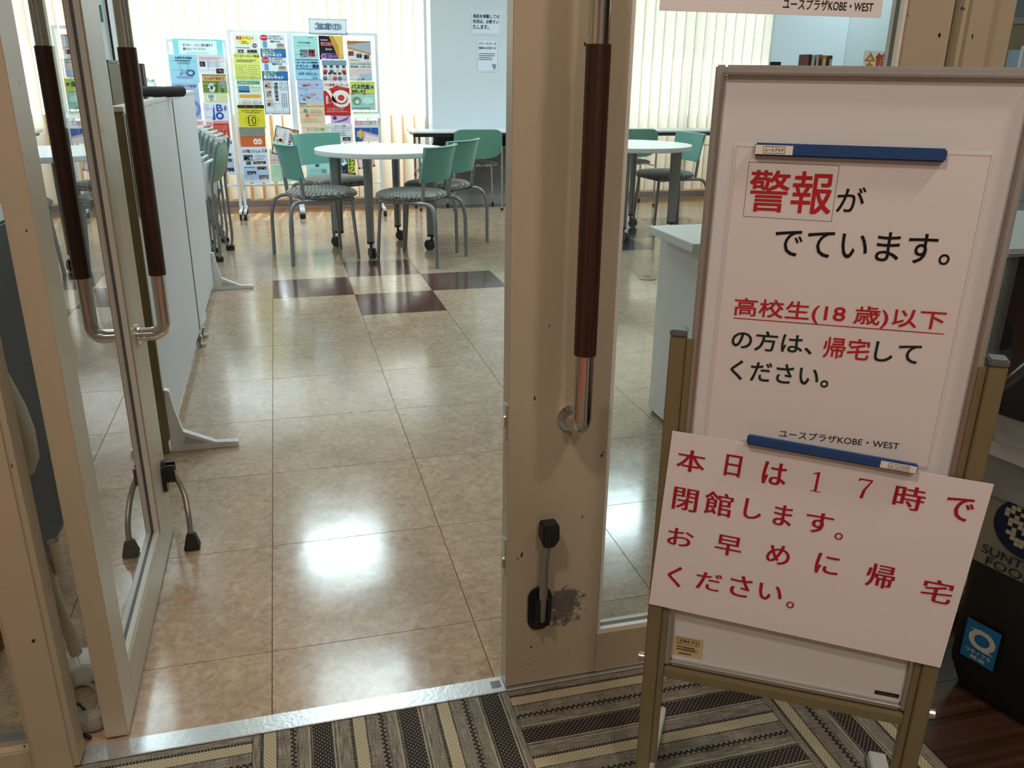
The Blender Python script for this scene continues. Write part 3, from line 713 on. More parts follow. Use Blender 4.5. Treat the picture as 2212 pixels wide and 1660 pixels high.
# power lead
cb = thing('power_cord', 'grey power cord with a bulky plug on the floor beside the left door', 'cord')
MB().tube(fillet([(-.42, -3.20, .006), (-.36, -3.19, .03), (-.325, -3.23, .012), (-.335, -3.29, .006), (-.345, -3.30, .012)], .03, 6), .0045, 8).build('cord', mat('grey_rubber', (.33, .31, .27), .55), cb, smooth=True)
MB().tube(fillet([(-.40, -3.24, .006), (-.36, -3.245, .02), (-.345, -3.285, .006), (-.355, -3.315, .005), (-.33, -3.335, .005)], .02, 6), .0035, 8).build('black_cord', M_black, cb, smooth=True)
MB().loft([sring(-.335, -3.305, z, rx, ry, e=3) for z, rx, ry in ((.008, .026, .017), (.02, .028, .019), (.034, .024, .015), (.037, .018, .010))]).build('plug_block', mat('grey_rubber', (.33, .31, .27), .55), cb, smooth=True)
cr_ = thing('wooden_crate', 'dark brown wooden box on the floor at the lower left edge of the picture', 'box', (-.72, -2.98, 0), math.radians(-28))
MB().box(-.15, .15, -.15, .15, 0, .10).build('box_body', wood_mat('crate_wood', (.04, .018, .010), (.09, .045, .026), .5, 12, 0), cr_, bevel=.006)
MB().box(-.155, .155, -.155, .155, .10, .118).build('lid_board', MC['crate_wood'], cr_, bevel=.004)
bg_ = thing('black_cabinet', 'dark grey cabinet standing behind the beige vacuum cleaner', 'cabinet', (-.80, -2.43, 0))
MB().box(-.20, .24, -.22, .3, 0.0, .84).build('cabinet_body', mat('charcoal', (.025, .027, .03), .5), bg_, bevel=.006)
MB().box(-.19, .23, -.228, -.2205, .05, .43).build('cabinet_door', MC['charcoal'], bg_, bevel=.003)
MB().box(-.19, .23, -.228, -.2205, .44, .82).build('cabinet_door', MC['charcoal'], bg_, bevel=.003)

# ================================================================== BIN AT THE RIGHT
bin_ = thing('waste_bin', 'black recycling bin with a silver SUNTORY FOODS band and clear liner beside the stand', 'bin', (1.364, -3.582, 0), math.atan2(-.95, .3))
# local x runs along the visible face towards the camera, local -y faces the notice board
def rrect(x0, x1, y0, y1, z, r=.03, n=4):
    out = []
    for cx_, cy_, a0 in ((x1-r, y1-r, 0), (x0+r, y1-r, PI/2), (x0+r, y0+r, PI), (x1-r, y0+r, 3*PI/2)):
        for k in range(n+1): a = a0+PI/2*k/n; out.append((cx_+r*math.cos(a), cy_+r*math.sin(a), z))
    return out
MB().loft([rrect(.02, .33, .015, .30, 0), rrect(.0, .35, 0, .32, .06), rrect(-.005, .355, -.004, .322, .50)]).build('bin_body', M_bin, bin_, smooth=True)
MB().loft([rrect(-.008, .358, -.0075, .325, .302), rrect(-.009, .359, -.0085, .326, .470)], cap=False).build('silver_band', mat('silver_band', (.33, .31, .26), .4, .4), bin_, smooth=True)
rg = []
for k, (z, e) in enumerate(((.452, .006), (.475, .012), (.50, .008), (.53, .016), (.56, .009), (.60, .014), (.625, .004))):
    ring = rrect(-.012-e, .362+e, -.012-e, .330+e, z)
    rg.append([(p[0]+.004*math.sin(17*p[1]+k*2), p[1]+.005*math.sin(31*p[0]+k*1.7), p[2]+.008*math.sin(23*(p[0]+p[1])+k)) for p in ring])
MB().loft(rg, cap=False).build('bin_liner', M_bag, bin_, smooth=True)
MB().loft([rrect(-.022, .372, -.022, .340, .612), rrect(-.022, .372, -.022, .340, .655), rrect(.0, .35, .0, .32, .70, .04), rrect(.05, .30, .05, .27, .79, .05), rrect(.12, .23, .12, .2, .82, .03)]).build('bin_lid', mat('glossy_black', (.012, .013, .018), .18), bin_, smooth=True, bevel=0)
MB().loft([rrect(-.0235, .3735, -.0235, .3415, .628), rrect(-.0245, .3745, -.0245, .3425, .636)], cap=False).build('lid_seam', M_rubber, bin_, smooth=True)
P = Print(1, 1); P.step = .0005
P.ell(.098, .408, .062, .058, '15243F', n=36)
rows_ = ['0011001100', '0110111010', '1101010110', '1010111011', '0111010101', '0101101110', '0010110100', '0110011000', '0011111100', '0001100100']
for r_, row in enumerate(rows_):
    for c_, ch in enumerate(row):
        if ch == '1': P.rect(.053+c_*.0092, .447-r_*.0086, .053+c_*.0092+.0086, .447-r_*.0086+.008, 'B8B39A', 3)
P.txt('SUNTORY', .028, .328, .168, .346, '1B2740', .008); P.txt('FOODS', .040, .306, .150, .324, '1B2740', .008)
P.build('band_print', bin_, loc=(0, -.0105, 0))
P = Print(1, 1); P.step = .0005
P.rect(.030, .088, .098, .176, '1F6FA8'); P.ell(.066, .140, .027, .022, 'C9CBC4', 3, hole=.58)
P.poly([(.040, .158), (.062, .163), (.066, .154)], 'C9CBC4', 4); P.poly([(.074, .125), (.094, .120), (.070, .117)], 'C9CBC4', 4)
P.txt('リサイクル', .040, .104, .090, .113, 'D5D8D2', .02); P.txt('推進', .050, .093, .080, .101, 'D5D8D2', .02)
P.build('recycling_sticker', bin_, loc=(0, -.0062, 0))

# ================================================================== PARTITION SCREENS AND THINGS BEHIND THEM
def screen(name, y0, y1, label, sign=False, feet=()):
    s_ = thing(name, label, 'partition', (-.325, y0, 0))
    w = y1-y0
    MB().box(-.028, 0, .028, w-.003, .05, 1.075).build('screen_panel', M_part, s_)
    MB().box(-.033, .002, .0, .0275, .045, 1.07).build('end_post', M_tan, s_, bevel=.003)
    MB().box(-.034, .003, 0, w, 1.0755, 1.09).build('top_rail', mat('cream_rail', (.70, .68, .62), .4), s_, bevel=.002)
    MB().cyl((-.014, .014, 0), (-.014, .014, .045), .011, 12).build('leg', M_tan, s_, smooth=True)
    for fy in feet:
        for sg in (1, -1):
            p_ = [(0.003, .0), (.215, .0), (.215, .018), (.145, .022), (.045, .07), (.026, .155), (.018, .215), (.003, .22)]
            q_ = [(.034, .022), (.13, .0215), (.05, .055), (.038, .06)]
            m_ = MB(); pts = [(x_*sg - (0 if sg > 0 else .031), z_) for x_, z_ in p_]
            m_.prism(pts, 1, fy-.014, fy+.014)
            f_ = m_.build('screen_foot', mat('foot_white', (.74, .75, .76), .35), s_, bevel=.002)
            if sg > 0:
                MB().prism([(.040, .024), (.125, .024), (.052, .052)], 1, fy-.0146, fy-.0139).build('foot_web', mat('foot_web', (.50, .51, .52), .5), f_)
                MB().box(.170, .200, fy-.0145, fy+.0145, .0182, .0190).build('foot_tape', mat('tape', (.62, .50, .32), .6), f_)
    return s_
s1 = screen('partition_screen', -2.03, -.745, 'near white partition screen with tan end post and white foot on the left', feet=(.03,))
s2 = screen('partition_screen', -.742, .345, 'far white partition screen joined behind the near one, ending by the stacked chairs', feet=(1.02,))
for o_, yy in ((s1, 1.20), (s2, .06)):
    MB().cyl((.015, yy, 0), (.015, yy, .014), .016, 14).cyl((.004, yy, .014), (.015, yy, .05), .006, 8).build('levelling_foot', M_alu, o_, smooth=True)
P = Print(.115, .30); P.slab('DDE6E4', .002); P.rect(0, 0, 1, .5, 'C4DAD6'); P.txt('ご案内', .15, .62, .8, .78, '3F5B56', .02); P.txt('お知らせ', .12, .30, .85, .42, '3F5B56', .02)
P.build('screen_sign', s1, loc=(.0045, .035, .77), rot=(0, 0, PI/2))

ct = thing('storage_counter', 'white waist-high counter hidden behind the partition screens', 'cabinet', (-.90, .1, 0))
MB().box(-.26, .26, -1.3, 2.3, .0, .96).build('cabinet_body', M_white, ct, bevel=.004)
MB().box(-.28, .28, -1.32, 2.32, .9605, .985).build('worktop', M_white, ct, bevel=.004)
ob = thing('olive_box', 'olive brown document box on the counter behind the left door handle', 'box', (-.74, -.02, .985))
MB().box(-.10, .10, -.20, .12, 0, .235).build('box_body', mat('olive_card', (.105, .075, .020), .6), ob, bevel=.003)
MB().box(-.102, .102, -.202, .122, .235, .247).build('box_lid', M_black, ob, bevel=.002)
cy = thing('black_tube_stand', 'dark striped upright cylinder on the counter right of the olive box', 'container', (-.69, .95, .985))
MB().cyl((0, 0, 0), (0, 0, .24), .055, 24).build('tube_body', mat('dark_maroon', (.035, .012, .012), .3), cy, smooth=True)
st_ = MB()
for k in range(6): a = 2*PI*k/6-.9; st_.cyl((.0555*math.cos(a), .0555*math.sin(a), .002), (.0555*math.cos(a), .0555*math.sin(a), .238), .002, 6)
st_.build('pinstripe', M_alu, cy)
tr = thing('grey_tray', 'dark grey open tray on the counter near the leaflet racks', 'tray', (-.80, 1.95, .985), .0)
MB().prism([(-.15, 0), (.15, 0), (.165, .085), (.155, .085), (.142, .008), (-.142, .008), (-.155, .085), (-.165, .085)], 1, -.12, .12).build('tray_body', mat('tray_grey', (.09, .09, .095), .5), tr)
wb = thing('paper_box', 'white box of loose papers standing in the grey tray on the counter', 'box', (-.82, 1.95, .995))
MB().box(-.11, .11, -.09, .09, 0, .115).build('box_body', mat('paper_white', (.80, .82, .84), .6), wb, bevel=.002)
pp_ = MB()
for k in range(6):
    a = -.09+k*.032; pp_.prism([(a, .115), (a+.028, .115), (a+.03+.01*math.sin(k*3), .135+.01*math.sin(k*5)), (a+.004, .128)], 1, -.08, .08)
pp_.build('loose_paper', mat('paper_grey', (.45, .5, .52), .6), wb)
hr = thing('black_handset', 'black rounded bar lying across the top of the partition screens', 'bar', (-.325, -.92, 1.108), math.radians(-14))
MB().tube([(-.02, -.32, .004), (-.01, -.2, .004), (.0, 0, -.001), (.022, .12, -.0), (.025, .126, 0)], [.017, .019, .021, .0215, .018], 16, flat=1).build('bar_body', mat('matt_black', (.012, .012, .013), .7, spec=.2), hr, smooth=True)
# tall sign panels behind the left door
for k, (x_, y_, w_, lab_) in enumerate(((-.80, .42, .09, 'narrow white sign panel with a green square behind the left door'), (-.77, .80, .10, 'narrow white sign panel with blue writing between the door and its handle'))):
    P = Print(w_, .75); P.slab('E6EAEC', .003)
    if k == 0: P.rect(.15, .25, .7, .36, '4F7F72'); P.txt('ご利用', .2, .6, .6, .68, '3B6A9A', .02)
    else: P.txt('案内', .2, .75, .8, .83, '3C5E9C', .02); P.rect(.1, .45, .9, .62, 'A8C2DC'); P.txt('受付', .2, .65, .8, .72, 'B24A50', .02)
    t_ = thing('sign_panel', lab_, 'sign', (x_, y_, .985)); P.build('panel_face', t_, loc=(0, 0, .25), rot=(0, 0, .35))
    MB().box(-.01, w_, -.03, .04, 0, .012).build('panel_base', M_alu, t_); MB().box(w_*.9, w_+.002, .012, .024, .012, .95).build('panel_post', M_black, t_)

# ================================================================== FURNITURE
# --- round table
def make_table():
    t_ = thing('round_table', 'round white table on castors among four teal chairs', 'table', (.787, 1.325, 0), 0, 'round white tables on castors')
    R_ = .46; n = 64
    MB().loft([[(r_*math.cos(2*PI*k/n), r_*math.sin(2*PI*k/n), z) for k in range(n)] for r_, z in ((R_-.012, .664), (R_-.002, .667), (R_, .674), (R_, .697), (R_-.003, .70))]).build('tabletop', M_white, t_, smooth=True)
    MB().cyl((0, 0, .650), (0, 0, .6635), .30, 24).build('under_plate', M_grey, t_)
    for a in (-113, -23, 67, 157):
        A = math.radians(a); x, y = .345*math.cos(A), .345*math.sin(A); ca, sa = math.cos(A), math.sin(A)
        l = MB(); w = .043; dd = .024
        def cs(s_, z): return [(x+ca*j*w*s_-sa*i*dd*s_, y+sa*j*w*s_+ca*i*dd*s_, z) for i, j in ((-1, -.6), (0, -1), (1, -.6), (1, .6), (0, 1), (-1, .6))]
        l.loft([cs(.82, .115), cs(1, .655)]); lg = l.build('leg', M_grey, t_)
        MB().loft([cs(.84, .098), cs(.84, .1145)]).build('leg_cap', M_black, lg)
        ct_ = MB(); B = A+.5+a; cx_, cy_ = x+.022*math.cos(B), y+.022*math.sin(B); nx, ny = -math.sin(B), math.cos(B)
        for s_ in (-1, 1): ct_.tube([(cx_+nx*s_*.006, cy_+ny*s_*.006, .036), (cx_+nx*s_*.020, cy_+ny*s_*.020, .036)], .036, 22)
        cs_ = ct_.build('castor', mat('castor_grey', (.05, .052, .055), .45), lg, smooth=True)
        MB().cyl((x, y, .06), (x, y, .11), .009, 10).tube([(cx_-nx*.006, cy_-ny*.006, .036), (cx_+nx*.006, cy_+ny*.006, .036)], .026, 14).tube([(x, y, .072), (cx_+.03*math.cos(B), cy_+.03*math.sin(B), .062)], .006, 8).build('castor_fork', M_black, lg)
    return t_
tb = make_table()
dup(tb, (2.74, 1.53, 0), math.radians(-4), 'second round white table, seen through the glass of the right door')

# --- stacking chair
def make_chair():
    c_ = thing('chair', '', 'chair')
    def fabric_ring(z, sx, sy, n=28, e=2.7):
        return [(sx*math.copysign(abs(math.cos(2*PI*k/n))**(2/e), math.cos(2*PI*k/n)), .045+sy*math.copysign(abs(math.sin(2*PI*k/n))**(2/e), math.sin(2*PI*k/n)), z) for k in range(n)]
    MB().loft([fabric_ring(z, sx, sy) for z, sx, sy in ((.408, .17, .17), (.412, .205, .205), (.424, .222, .222), (.441, .222, .220), (.456, .20, .20), (.463, .15, .15), (.465, .06, .06))]).build('seat', M_seat, c_, smooth=True)
    MB().box(-.17, .17, -.12, .21, .398, .408).build('seat_pan', M_black, c_)
    for s_ in (-1, 1):
        MB().tube([(s_*.165, .19, .40), (s_*.180, .215, 0.0)], .0115, 14).build('leg', M_grey, c_, smooth=True)
        MB().tube(fillet([(s_*.175, .19, .402), (s_*.188, -.10, .405), (s_*.198, -.215, .402), (s_*.222, -.245, .30), (s_*.222, -.250, 0)], .075, 8), .0125, 14).build('leg', M_grey, c_, smooth=True)
        MB().tube([(s_*.185, -.135, .405), (s_*.190, -.150, .56)], .0125, 12, flat=.7).build('back_upright', M_grey, c_, smooth=True)
    # curved backrest shell
    n = 14; rings = []
    for k in range(n+1):
        u = -1+2*k/n; x = .212*u
        def yb(z): return -.190-.17*(z-.55)+.050*abs(u)**2.2
        zt, zb = .752, .535
        prof = [(yb(zb), zb), (yb(.66)-.004, .66), (yb(zt)-.012, zt-.004), (yb(zt)-.022, zt), (yb(zt)-.014, zt+.006), (yb(zt)+.010, zt+.004), (yb(.66)+.006, .66), (yb(zb)+.010, zb)]
        rings.append([(x, p[0], p[1]) for p in prof])
    MB().loft(rings).build('backrest', M_teal, c_, smooth=True)
    return c_
ch = make_chair()
def place_chair(o, x, y, fx, fy, label, group='teal chairs round the white tables'):
    rz = math.atan2(-fx, fy)
    if o is ch and 'used' not in PL: PL.append('used'); o.location = (x, y, 0); o.rotation_euler.z = rz; o['label'] = label; o['group'] = group; return o
    return dup(o, (x, y, 0), rz, label, group)
PL = []
place_chair(ch, .31, 1.115, .40, .11, 'teal-backed chair with checked seat, left of the near round table')
place_chair(ch, .965, .905, -.33, .25, 'teal-backed chair in front of the near round table, right side, back to the camera')
place_chair(ch, 1.225, 1.40, -.74, .67, 'teal-backed chair at the right of the near round table, inner face of its back showing')
place_chair(ch, .47, 1.84, .55, -.83, 'teal-backed chair behind the near round table, in front of the leaflet racks')
place_chair(ch, 3.22, 1.84, -.97, -.10, 'pale blue-backed chair at the right of the second round table, beside the whiteboard frame')
place_chair(ch, 2.16, .97, .96, .29, 'chair left of the second round table, mostly behind the right door stile')
place_chair(ch, 2.50, 2.05, .3, -.9, 'chair behind the second round table, seat showing left of its leg')

# --- folding desks along the window
def make_desk(x0, x1, label):
    d_ = thing('folding_desk', label, 'desk', (x0, 2.99, 0), 0, 'long folding desks under the window')
    w = x1-x0
    MB().box(-.004, w+.004, -.008, .40, .690, .706).build('desktop', M_white, d_, bevel=.002)
    MB().box(.0, w, -.004, .0, .658, .6895).box(.02, w-.02, .0005, .39, .664, .6875).build('edge_band', M_black, d_)
    MB().box(.1, w-.1, .06, .36, .56, .568).build('under_shelf', M_chrome, d_)
    for x in (.06, w-.06):
        for y in (.05, .34):
            l = MB().tube([(x, y, .664), (x, y, .02)], .011, 10).build('leg', M_grey, d_, smooth=True)
            MB().cyl((x, y, 0), (x, y, .02), .014, 10).build('leg_tip', M_black, l)
            MB().cyl((x, y, .28), (x, y, .31), .0125, 10).build('leg_ring', mat('red_ring', (.45, .02, .03), .4), l)
        MB().tube([(x, .05, .34), (x, .34, .34)], .008, 8).tube([(x, .2, .34), (x+(.2 if x < .5 else -.2), .2, .66)], .007, 8).build('leg_brace', M_grey, d_)
    return d_
dk = make_desk(1.26, 3.06, 'long folding desk under the wall notices, black front edge, right of the leaflet racks')
dup(dk, (3.10, 2.99, 0), 0, 'long folding desk before the right blinds, seen through the door glass')

def make_deskchair():
    c_ = thing('desk_chair', '', 'chair')
    n = 12
    rings = []
    for k in range(n+1):
        u = -1+2*k/n; ee = (1-abs(u)**5)**.2 if abs(u) < 1 else 0
        hh = .128*max(.72, ee); zc = .595; y = -.02+.035*u*u
        zb = zc-hh+.03*abs(u)**2; zt = zc+.128-.028*(abs(u)**8)
        rings.append([(.222*u, y-.008, zb), (.222*u, y-.014, zc), (.222*u, y-.012, zt), (.222*u, y+.004, zt+.004), (.222*u, y+.006, zc), (.222*u, y+.004, zb)])
    MB().loft(rings).build('backrest', M_dkgreen, c_, smooth=True)
    sr = lambda z, s_: [(s_*.21*math.copysign(abs(math.cos(2*PI*k/24))**.6, math.cos(2*PI*k/24)), .20+s_*.19*math.copysign(abs(math.sin(2*PI*k/24))**.6, math.sin(2*PI*k/24)), z) for k in range(24)]
    MB().loft([sr(.395, .9), sr(.40, 1), sr(.418, 1), sr(.427, .9), sr(.43, .5)]).build('seat', M_seat, c_, smooth=True)
    for s_ in (-1, 1):
        l = MB().tube(fillet([(s_*.20, .03, .70), (s_*.218, .0, .55), (s_*.222, .01, .40), (s_*.225, .0, .0)], .05), .0085, 10).build('leg', M_chrome, c_, smooth=True)
        MB().cyl((s_*.225, 0, 0), (s_*.225, 0, .022), .013, 10).build('leg_tip', M_black, l)
        l = MB().tube([(s_*.20, .33, .40), (s_*.222, .36, .0)], .0085, 10).build('leg', M_chrome, c_, smooth=True)
        MB().cyl((s_*.222, .36, 0), (s_*.222, .36, .022), .013, 10).build('leg_tip', M_black, l)
        MB().tube([(s_*.21, -.0, .385), (s_*.20, .35, .385)], .008, 8).build('seat_rail', M_chrome, c_, smooth=True)
    return c_
dc = make_deskchair(); dc.location = (1.84, 2.93, 0); dc['label'] = 'dark green desk chair tucked under the folding desk below the wall notices'; dc['group'] = 'green chairs at the window desks'
dup(dc, (3.37, 2.93, 0), 0, 'dark green desk chair behind the second round table, at the window desk', 'green chairs at the window desks')

# --- nested folding chairs behind the partitions
def make_fold():
    c_ = thing('folding_chair', '', 'chair')
    n = 12; rings = []
    for k in range(n+1):
        v = k/n; z = .505+.255*v; hw = .19*(1-.25*abs(2*v-1)**6); x = -.01+.022*math.sin(PI*v)+.045*v
        rings.append([(x-.006, -hw, z), (x+.004, -hw*.5, z), (x+.006, hw*.5, z), (x-.004, hw, z), (x-.012, hw*.5, z), (x-.014, -hw*.5, z)])
    MB().loft(rings).build('backrest', M_dkgreen, c_, smooth=True)
    for s_ in (-1, 1):
        MB().tube(fillet([(.045, s_*.13, .775), (.045, s_*.205, .76), (-.01, s_*.215, .50), (.0, s_*.215, .09), (-.01, s_*.20, .012)], .035, 5), .0095, 10).build('leg', M_grey, c_, smooth=True)
        MB().tube(fillet([(-.04, s_*.18, .43), (-.10, s_*.185, .25), (-.03, s_*.19, .03)], .05, 5), .0085, 10).build('leg', M_grey, c_, smooth=True)
        MB().box(-.045, .012, s_*.195-.016, s_*.195+.016, 0, .035).build('foot_cap', M_black, c_, bevel=.004)
    MB().tube([(.045, -.135, .777), (.045, .135, .777)], .011, 10).build('top_bar', M_chrome, c_, smooth=True)
    MB().box(.035, .075, -.19, -.14, .758, .79).build('top_cap', mat('cap_white', (.68, .70, .70), .4), c_, bevel=.006)
    MB().loft([[(-.075+a*.02+dx, b*.15, z) for a, b in ((-1, -1), (1, -1), (1, 1), (-1, 1))] for z, dx in ((.40, 0), (.60, .02), (.64, .035))]).build('folded_seat', mat('seat_white', (.70, .72, .74), .45), c_, bevel=.008)
    return c_
fc_ = make_fold()
names_ = ['nearest', 'second nearest', 'middle', 'second farthest', 'farthest']
for k in range(5):
    lab_ = f'{names_[k]} of the five folded green chairs nested behind the far partition screen'
    loc = (-.300-.050*k, 1.27+.31*k, 0); rz = math.radians(-8)
    if k == 0: fc_.location = loc; fc_.rotation_euler.z = rz; fc_['label'] = lab_; fc_['group'] = 'nested folding chairs'
    else: dup(fc_, loc, rz, lab_, 'nested folding chairs')

# --- white side cabinet seen through the right door
cb_ = thing('white_cabinet', 'low white cabinet with notched top, seen through the right door glass', 'cabinet', (1.374, -2.03, 0))
MB().box(0, .62, -.66, 0, .012, .675).build('cabinet_body', M_white, cb_, bevel=.002)
MB().box(.01, .61, -.65, -.01, 0, .012).build('plinth', M_black, cb_)
tp = MB().prism([(-.058, -.68), (.65, -.68), (.65, -.015), (-.058, -.015), (-.058, -.36), (-.030, -.36), (-.030, -.42), (-.058, -.42)], 2, .6755, .703)
tp.build('cabinet_top', M_white, cb_, bevel=.002)
MB().box(-.003, -.0005, -.42, -.36, .63, .6755).build('cable_cutout', mat('shade_edge', (.42, .40, .33), .6), cb_)
fp = tag(MB().cyl((2.27, .03, 0), (2.27, .03, .006), .055, 24).build('floor_socket_cover', M_chrome, bevel=.002, smooth=True), 'round metal floor outlet cover between the second table and the white cabinet', 'floor outlet')

# --- desk and office chair at the right, behind the board
wd = thing('white_desk', 'white office desk whose corner shows right of the whiteboard', 'desk', (2.25, -2.66, 0))
MB().box(0, 1.4, 0, .7, .675, .70).build('desktop', M_white, wd, bevel=.012, smooth=True)
for x in (.08, 1.32):
    for y in (.06, .64): MB().cyl((x, y, 0), (x, y, .675), .02, 12).build('leg', M_grey, wd, smooth=True)
MB().box(.09, 1.31, .10, .115, .05, .66).build('modesty_panel', mat('charcoal', (.025, .027, .03), .5), wd)
oc_ = thing('office_chair', 'black mesh office chair pushed under the white desk behind the board', 'chair', (2.75, -3.02, 0), math.radians(10))
MB().loft([sring(0, 0, z, rx, .23) for z, rx in ((.40, .20), (.42, .235), (.46, .24), (.475, .21))]).build('seat', M_black, oc_, smooth=True)
MB().loft([[(x, -.20-.05*math.cos(x*4)-d_, z) for x, d_ in ((-.2, 0), (0, .0), (.2, 0), (.2, .02), (0, .02), (-.2, .02))] for z in (.50, .7, .82)]).build('backrest', M_black, oc_)
MB().cyl((0, 0, .08), (0, 0, .40), .025, 12).build('gas_lift', M_black, oc_)
for k in range(5):
    a = 2*PI*k/5; MB().tube([(0, 0, .10), (.26*math.cos(a), .26*math.sin(a), .06)], .016, 8).tube([(.26*math.cos(a)-.01, .26*math.sin(a), .026), (.26*math.cos(a)+.01, .26*math.sin(a), .026)], .026, 12).build('leg', M_black, oc_, smooth=True)

# --- shelf with books behind the top of the board
sh = thing('low_bookcase', 'white low bookcase carrying the books behind the top of the whiteboard', 'bookcase', (3.75, 1.50, 0))
MB().box(0, 1.5, 0, .35, 0, 1.16).build('case_body', M_white, sh, bevel=.003)
MB().box(-.01, 1.51, -.01, .36, 1.1605, 1.18).build('case_top', M_white, sh, bevel=.003)
bk = [('4A1F22', .028, .19), ('B9B8AE', .024, .18), ('8B9C8A', .018, .185), ('C8C4B8', .016, .18), ('9C6A62', .036, .19), ('C9A23C', .034, .185), ('6A4A3C', .022, .18), ('5A3B40', .030, .185)]
nm_ = ['dark red', 'pale grey', 'sage green', 'cream', 'dusty pink', 'yellow', 'brown', 'plum']
x = 4.20
for k, (c_, w_, h_) in enumerate(bk):
    b_ = thing('book', f'{nm_[k]} book in the short row on the bookcase above the whiteboard edge', 'book', (x, 1.53, 1.18), 0, 'books on the low bookcase')
    MB().box(.0, w_-.001, 0, .14, 0, h_).build('cover', ink(c_), b_, bevel=.001)
    MB().box(.003, w_-.004, .004, .139, h_, h_+.0008).build('pages', ink('E6E1D4'), b_)
    P = Print(w_-.001, h_); P.rect(.25, .55, .75, .85, 'E2DCCB' if k % 2 else '2B2422'); P.build('spine_label', b_, loc=(0, -.0004, 0))
    x += w_+.001
sg = thing('standing_sign', 'small white sign with orange and red characters 全館 on the bookcase', 'sign', (4.72, 1.56, 1.18))
P = Print(.235, .225); P.slab('EDEDEA', .004); P.txt('全', .08, .36, .47, .92, 'D08A2E', .03); P.txt('館', .5, .36, .92, .92, 'C4492F', .03); P.txt('禁煙', .2, .06, .8, .26, 'C4492F', .02); P.build('sign_face', sg, loc=(0, 0, .004))
MB().box(0, .2, -.02, .04, 0, .004).build('sign_base', M_white, sg)
# white screen behind the bookcase
ws = thing('white_screen', 'tall white screen panel behind the bookcase, above the whiteboard', 'partition', (4.35, 2.35, 0))
MB().box(0, .75, 0, .03, .08, 2.0).build('screen_panel', M_wwall, ws, bevel=.004); MB().box(.76, 1.55, .02, .05, .08, 2.0).build('screen_panel', mat('screen_grey', (.6, .66, .70), .5), ws, bevel=.004)
MB().box(0, .04, -.2, .25, 0, .08).box(1.5, 1.54, -.2, .25, 0, .08).build('screen_foot', M_grey, ws)
# things on the right part of the room, above the board's right corner
wp = thing('wall_board', 'white framed board on the ochre far wall at the top right corner', 'board', (7.35, YB-.17, 1.78))
MB().box(0, .8, -.03, 0, 0, .5).build('frame', M_white, wp, bevel=.003); MB().box(.06, .74, -.034, -.0302, .06, .44).build('board_face', mat('pale_blue', (.45, .55, .65), .5), wp)
bp_ = thing('blue_cabinet', 'pale blue cabinet with white label at the top right corner behind the board', 'cabinet', (7.6, 2.6, 0))
MB().box(0, .7, 0, .5, 0, 1.5).build('cabinet_body', mat('sky_blue', (.50, .64, .85), .5), bp_, bevel=.004); MB().box(-.35, .1, -.05, -.02, 1.30, 1.52).build('label_plate', M_white, bp_)

# ================================================================== LEAFLET RACKS
YR = 2.96
M_wire = mat('rack_wire', (.62, .66, .72), .35, .4); M_rackw = mat('rack_white', (.74, .79, .86), .4)
def rack(x0, x1, zt, cols, rows, label, grp, castors=True, z0=.05, dx=0):
    r = thing('leaflet_rack', label, 'rack', (x0, YR, 0), 0, grp); w = x1-x0
    for x in (0, w):
        MB().box(x-.011, x+.011, -.008, .014, z0, zt).build('upright', M_rackw, r)
    MB().box(.011, w-.011, -.006, .012, zt-.022, zt).build('top_bar', M_rackw, r)
    MB().box(.011, w-.011, -.004, .010, .26, .276).build('bottom_bar', M_rackw, r)
    for x in (0, w):
        MB().box(x-.010, x+.010, -.19, .19, z0, z0+.022).build('base_bar', M_rackw, r)
        if castors:
            for y in (-.17, .17): MB().tube([(x-.013, y, .026), (x+.013, y, .026)], .026, 14).cyl((x, y, .03), (x, y, z0+.004), .008, 8).build('castor', M_black, r, smooth=True)
        else:
            for y in (-.18, .18): MB().cyl((x, y, 0), (x, y, z0), .009, 8).build('foot_cap', M_black, r)
    # wire pockets
    cw = w/cols; rh = (zt-.05-.29)/rows
    for a in range(cols):
        for b in range(rows):
            xa, xb = a*cw+.012, (a+1)*cw-.012; zb = .29+b*rh
            m_ = MB(); rr = .0016
            m_.tube([(xa, .004, zb+.02), (xa, -.045, zb), (xb, -.045, zb), (xb, .004, zb+.02)], rr, 5)
            m_.tube([(xa, .004, zb+.09), (xa, -.052, zb+.075), (xb, -.052, zb+.075), (xb, .004, zb+.09)], rr, 5)
            for t_ in (.33, .66): xx = xa+(xb-xa)*t_; m_.tube([(xx, -.045, zb), (xx, -.052, zb+.075)], rr, 5)
            m_.build('wire_pocket', M_wire, r)
    return r
rack(-.700, -.262, 1.425, 2, 6, 'left leaflet rack with thin metal frame behind the stacked chairs', 'leaflet racks', castors=False)
rack(-.224, .240, 1.505, 2, 6, 'middle leaflet rack, white frame on castors, two columns of flyers', 'leaflet racks')
rack(.262, .960, 1.505, 3, 6, 'right leaflet rack with three columns and the take-free sign on top', 'leaflet racks')

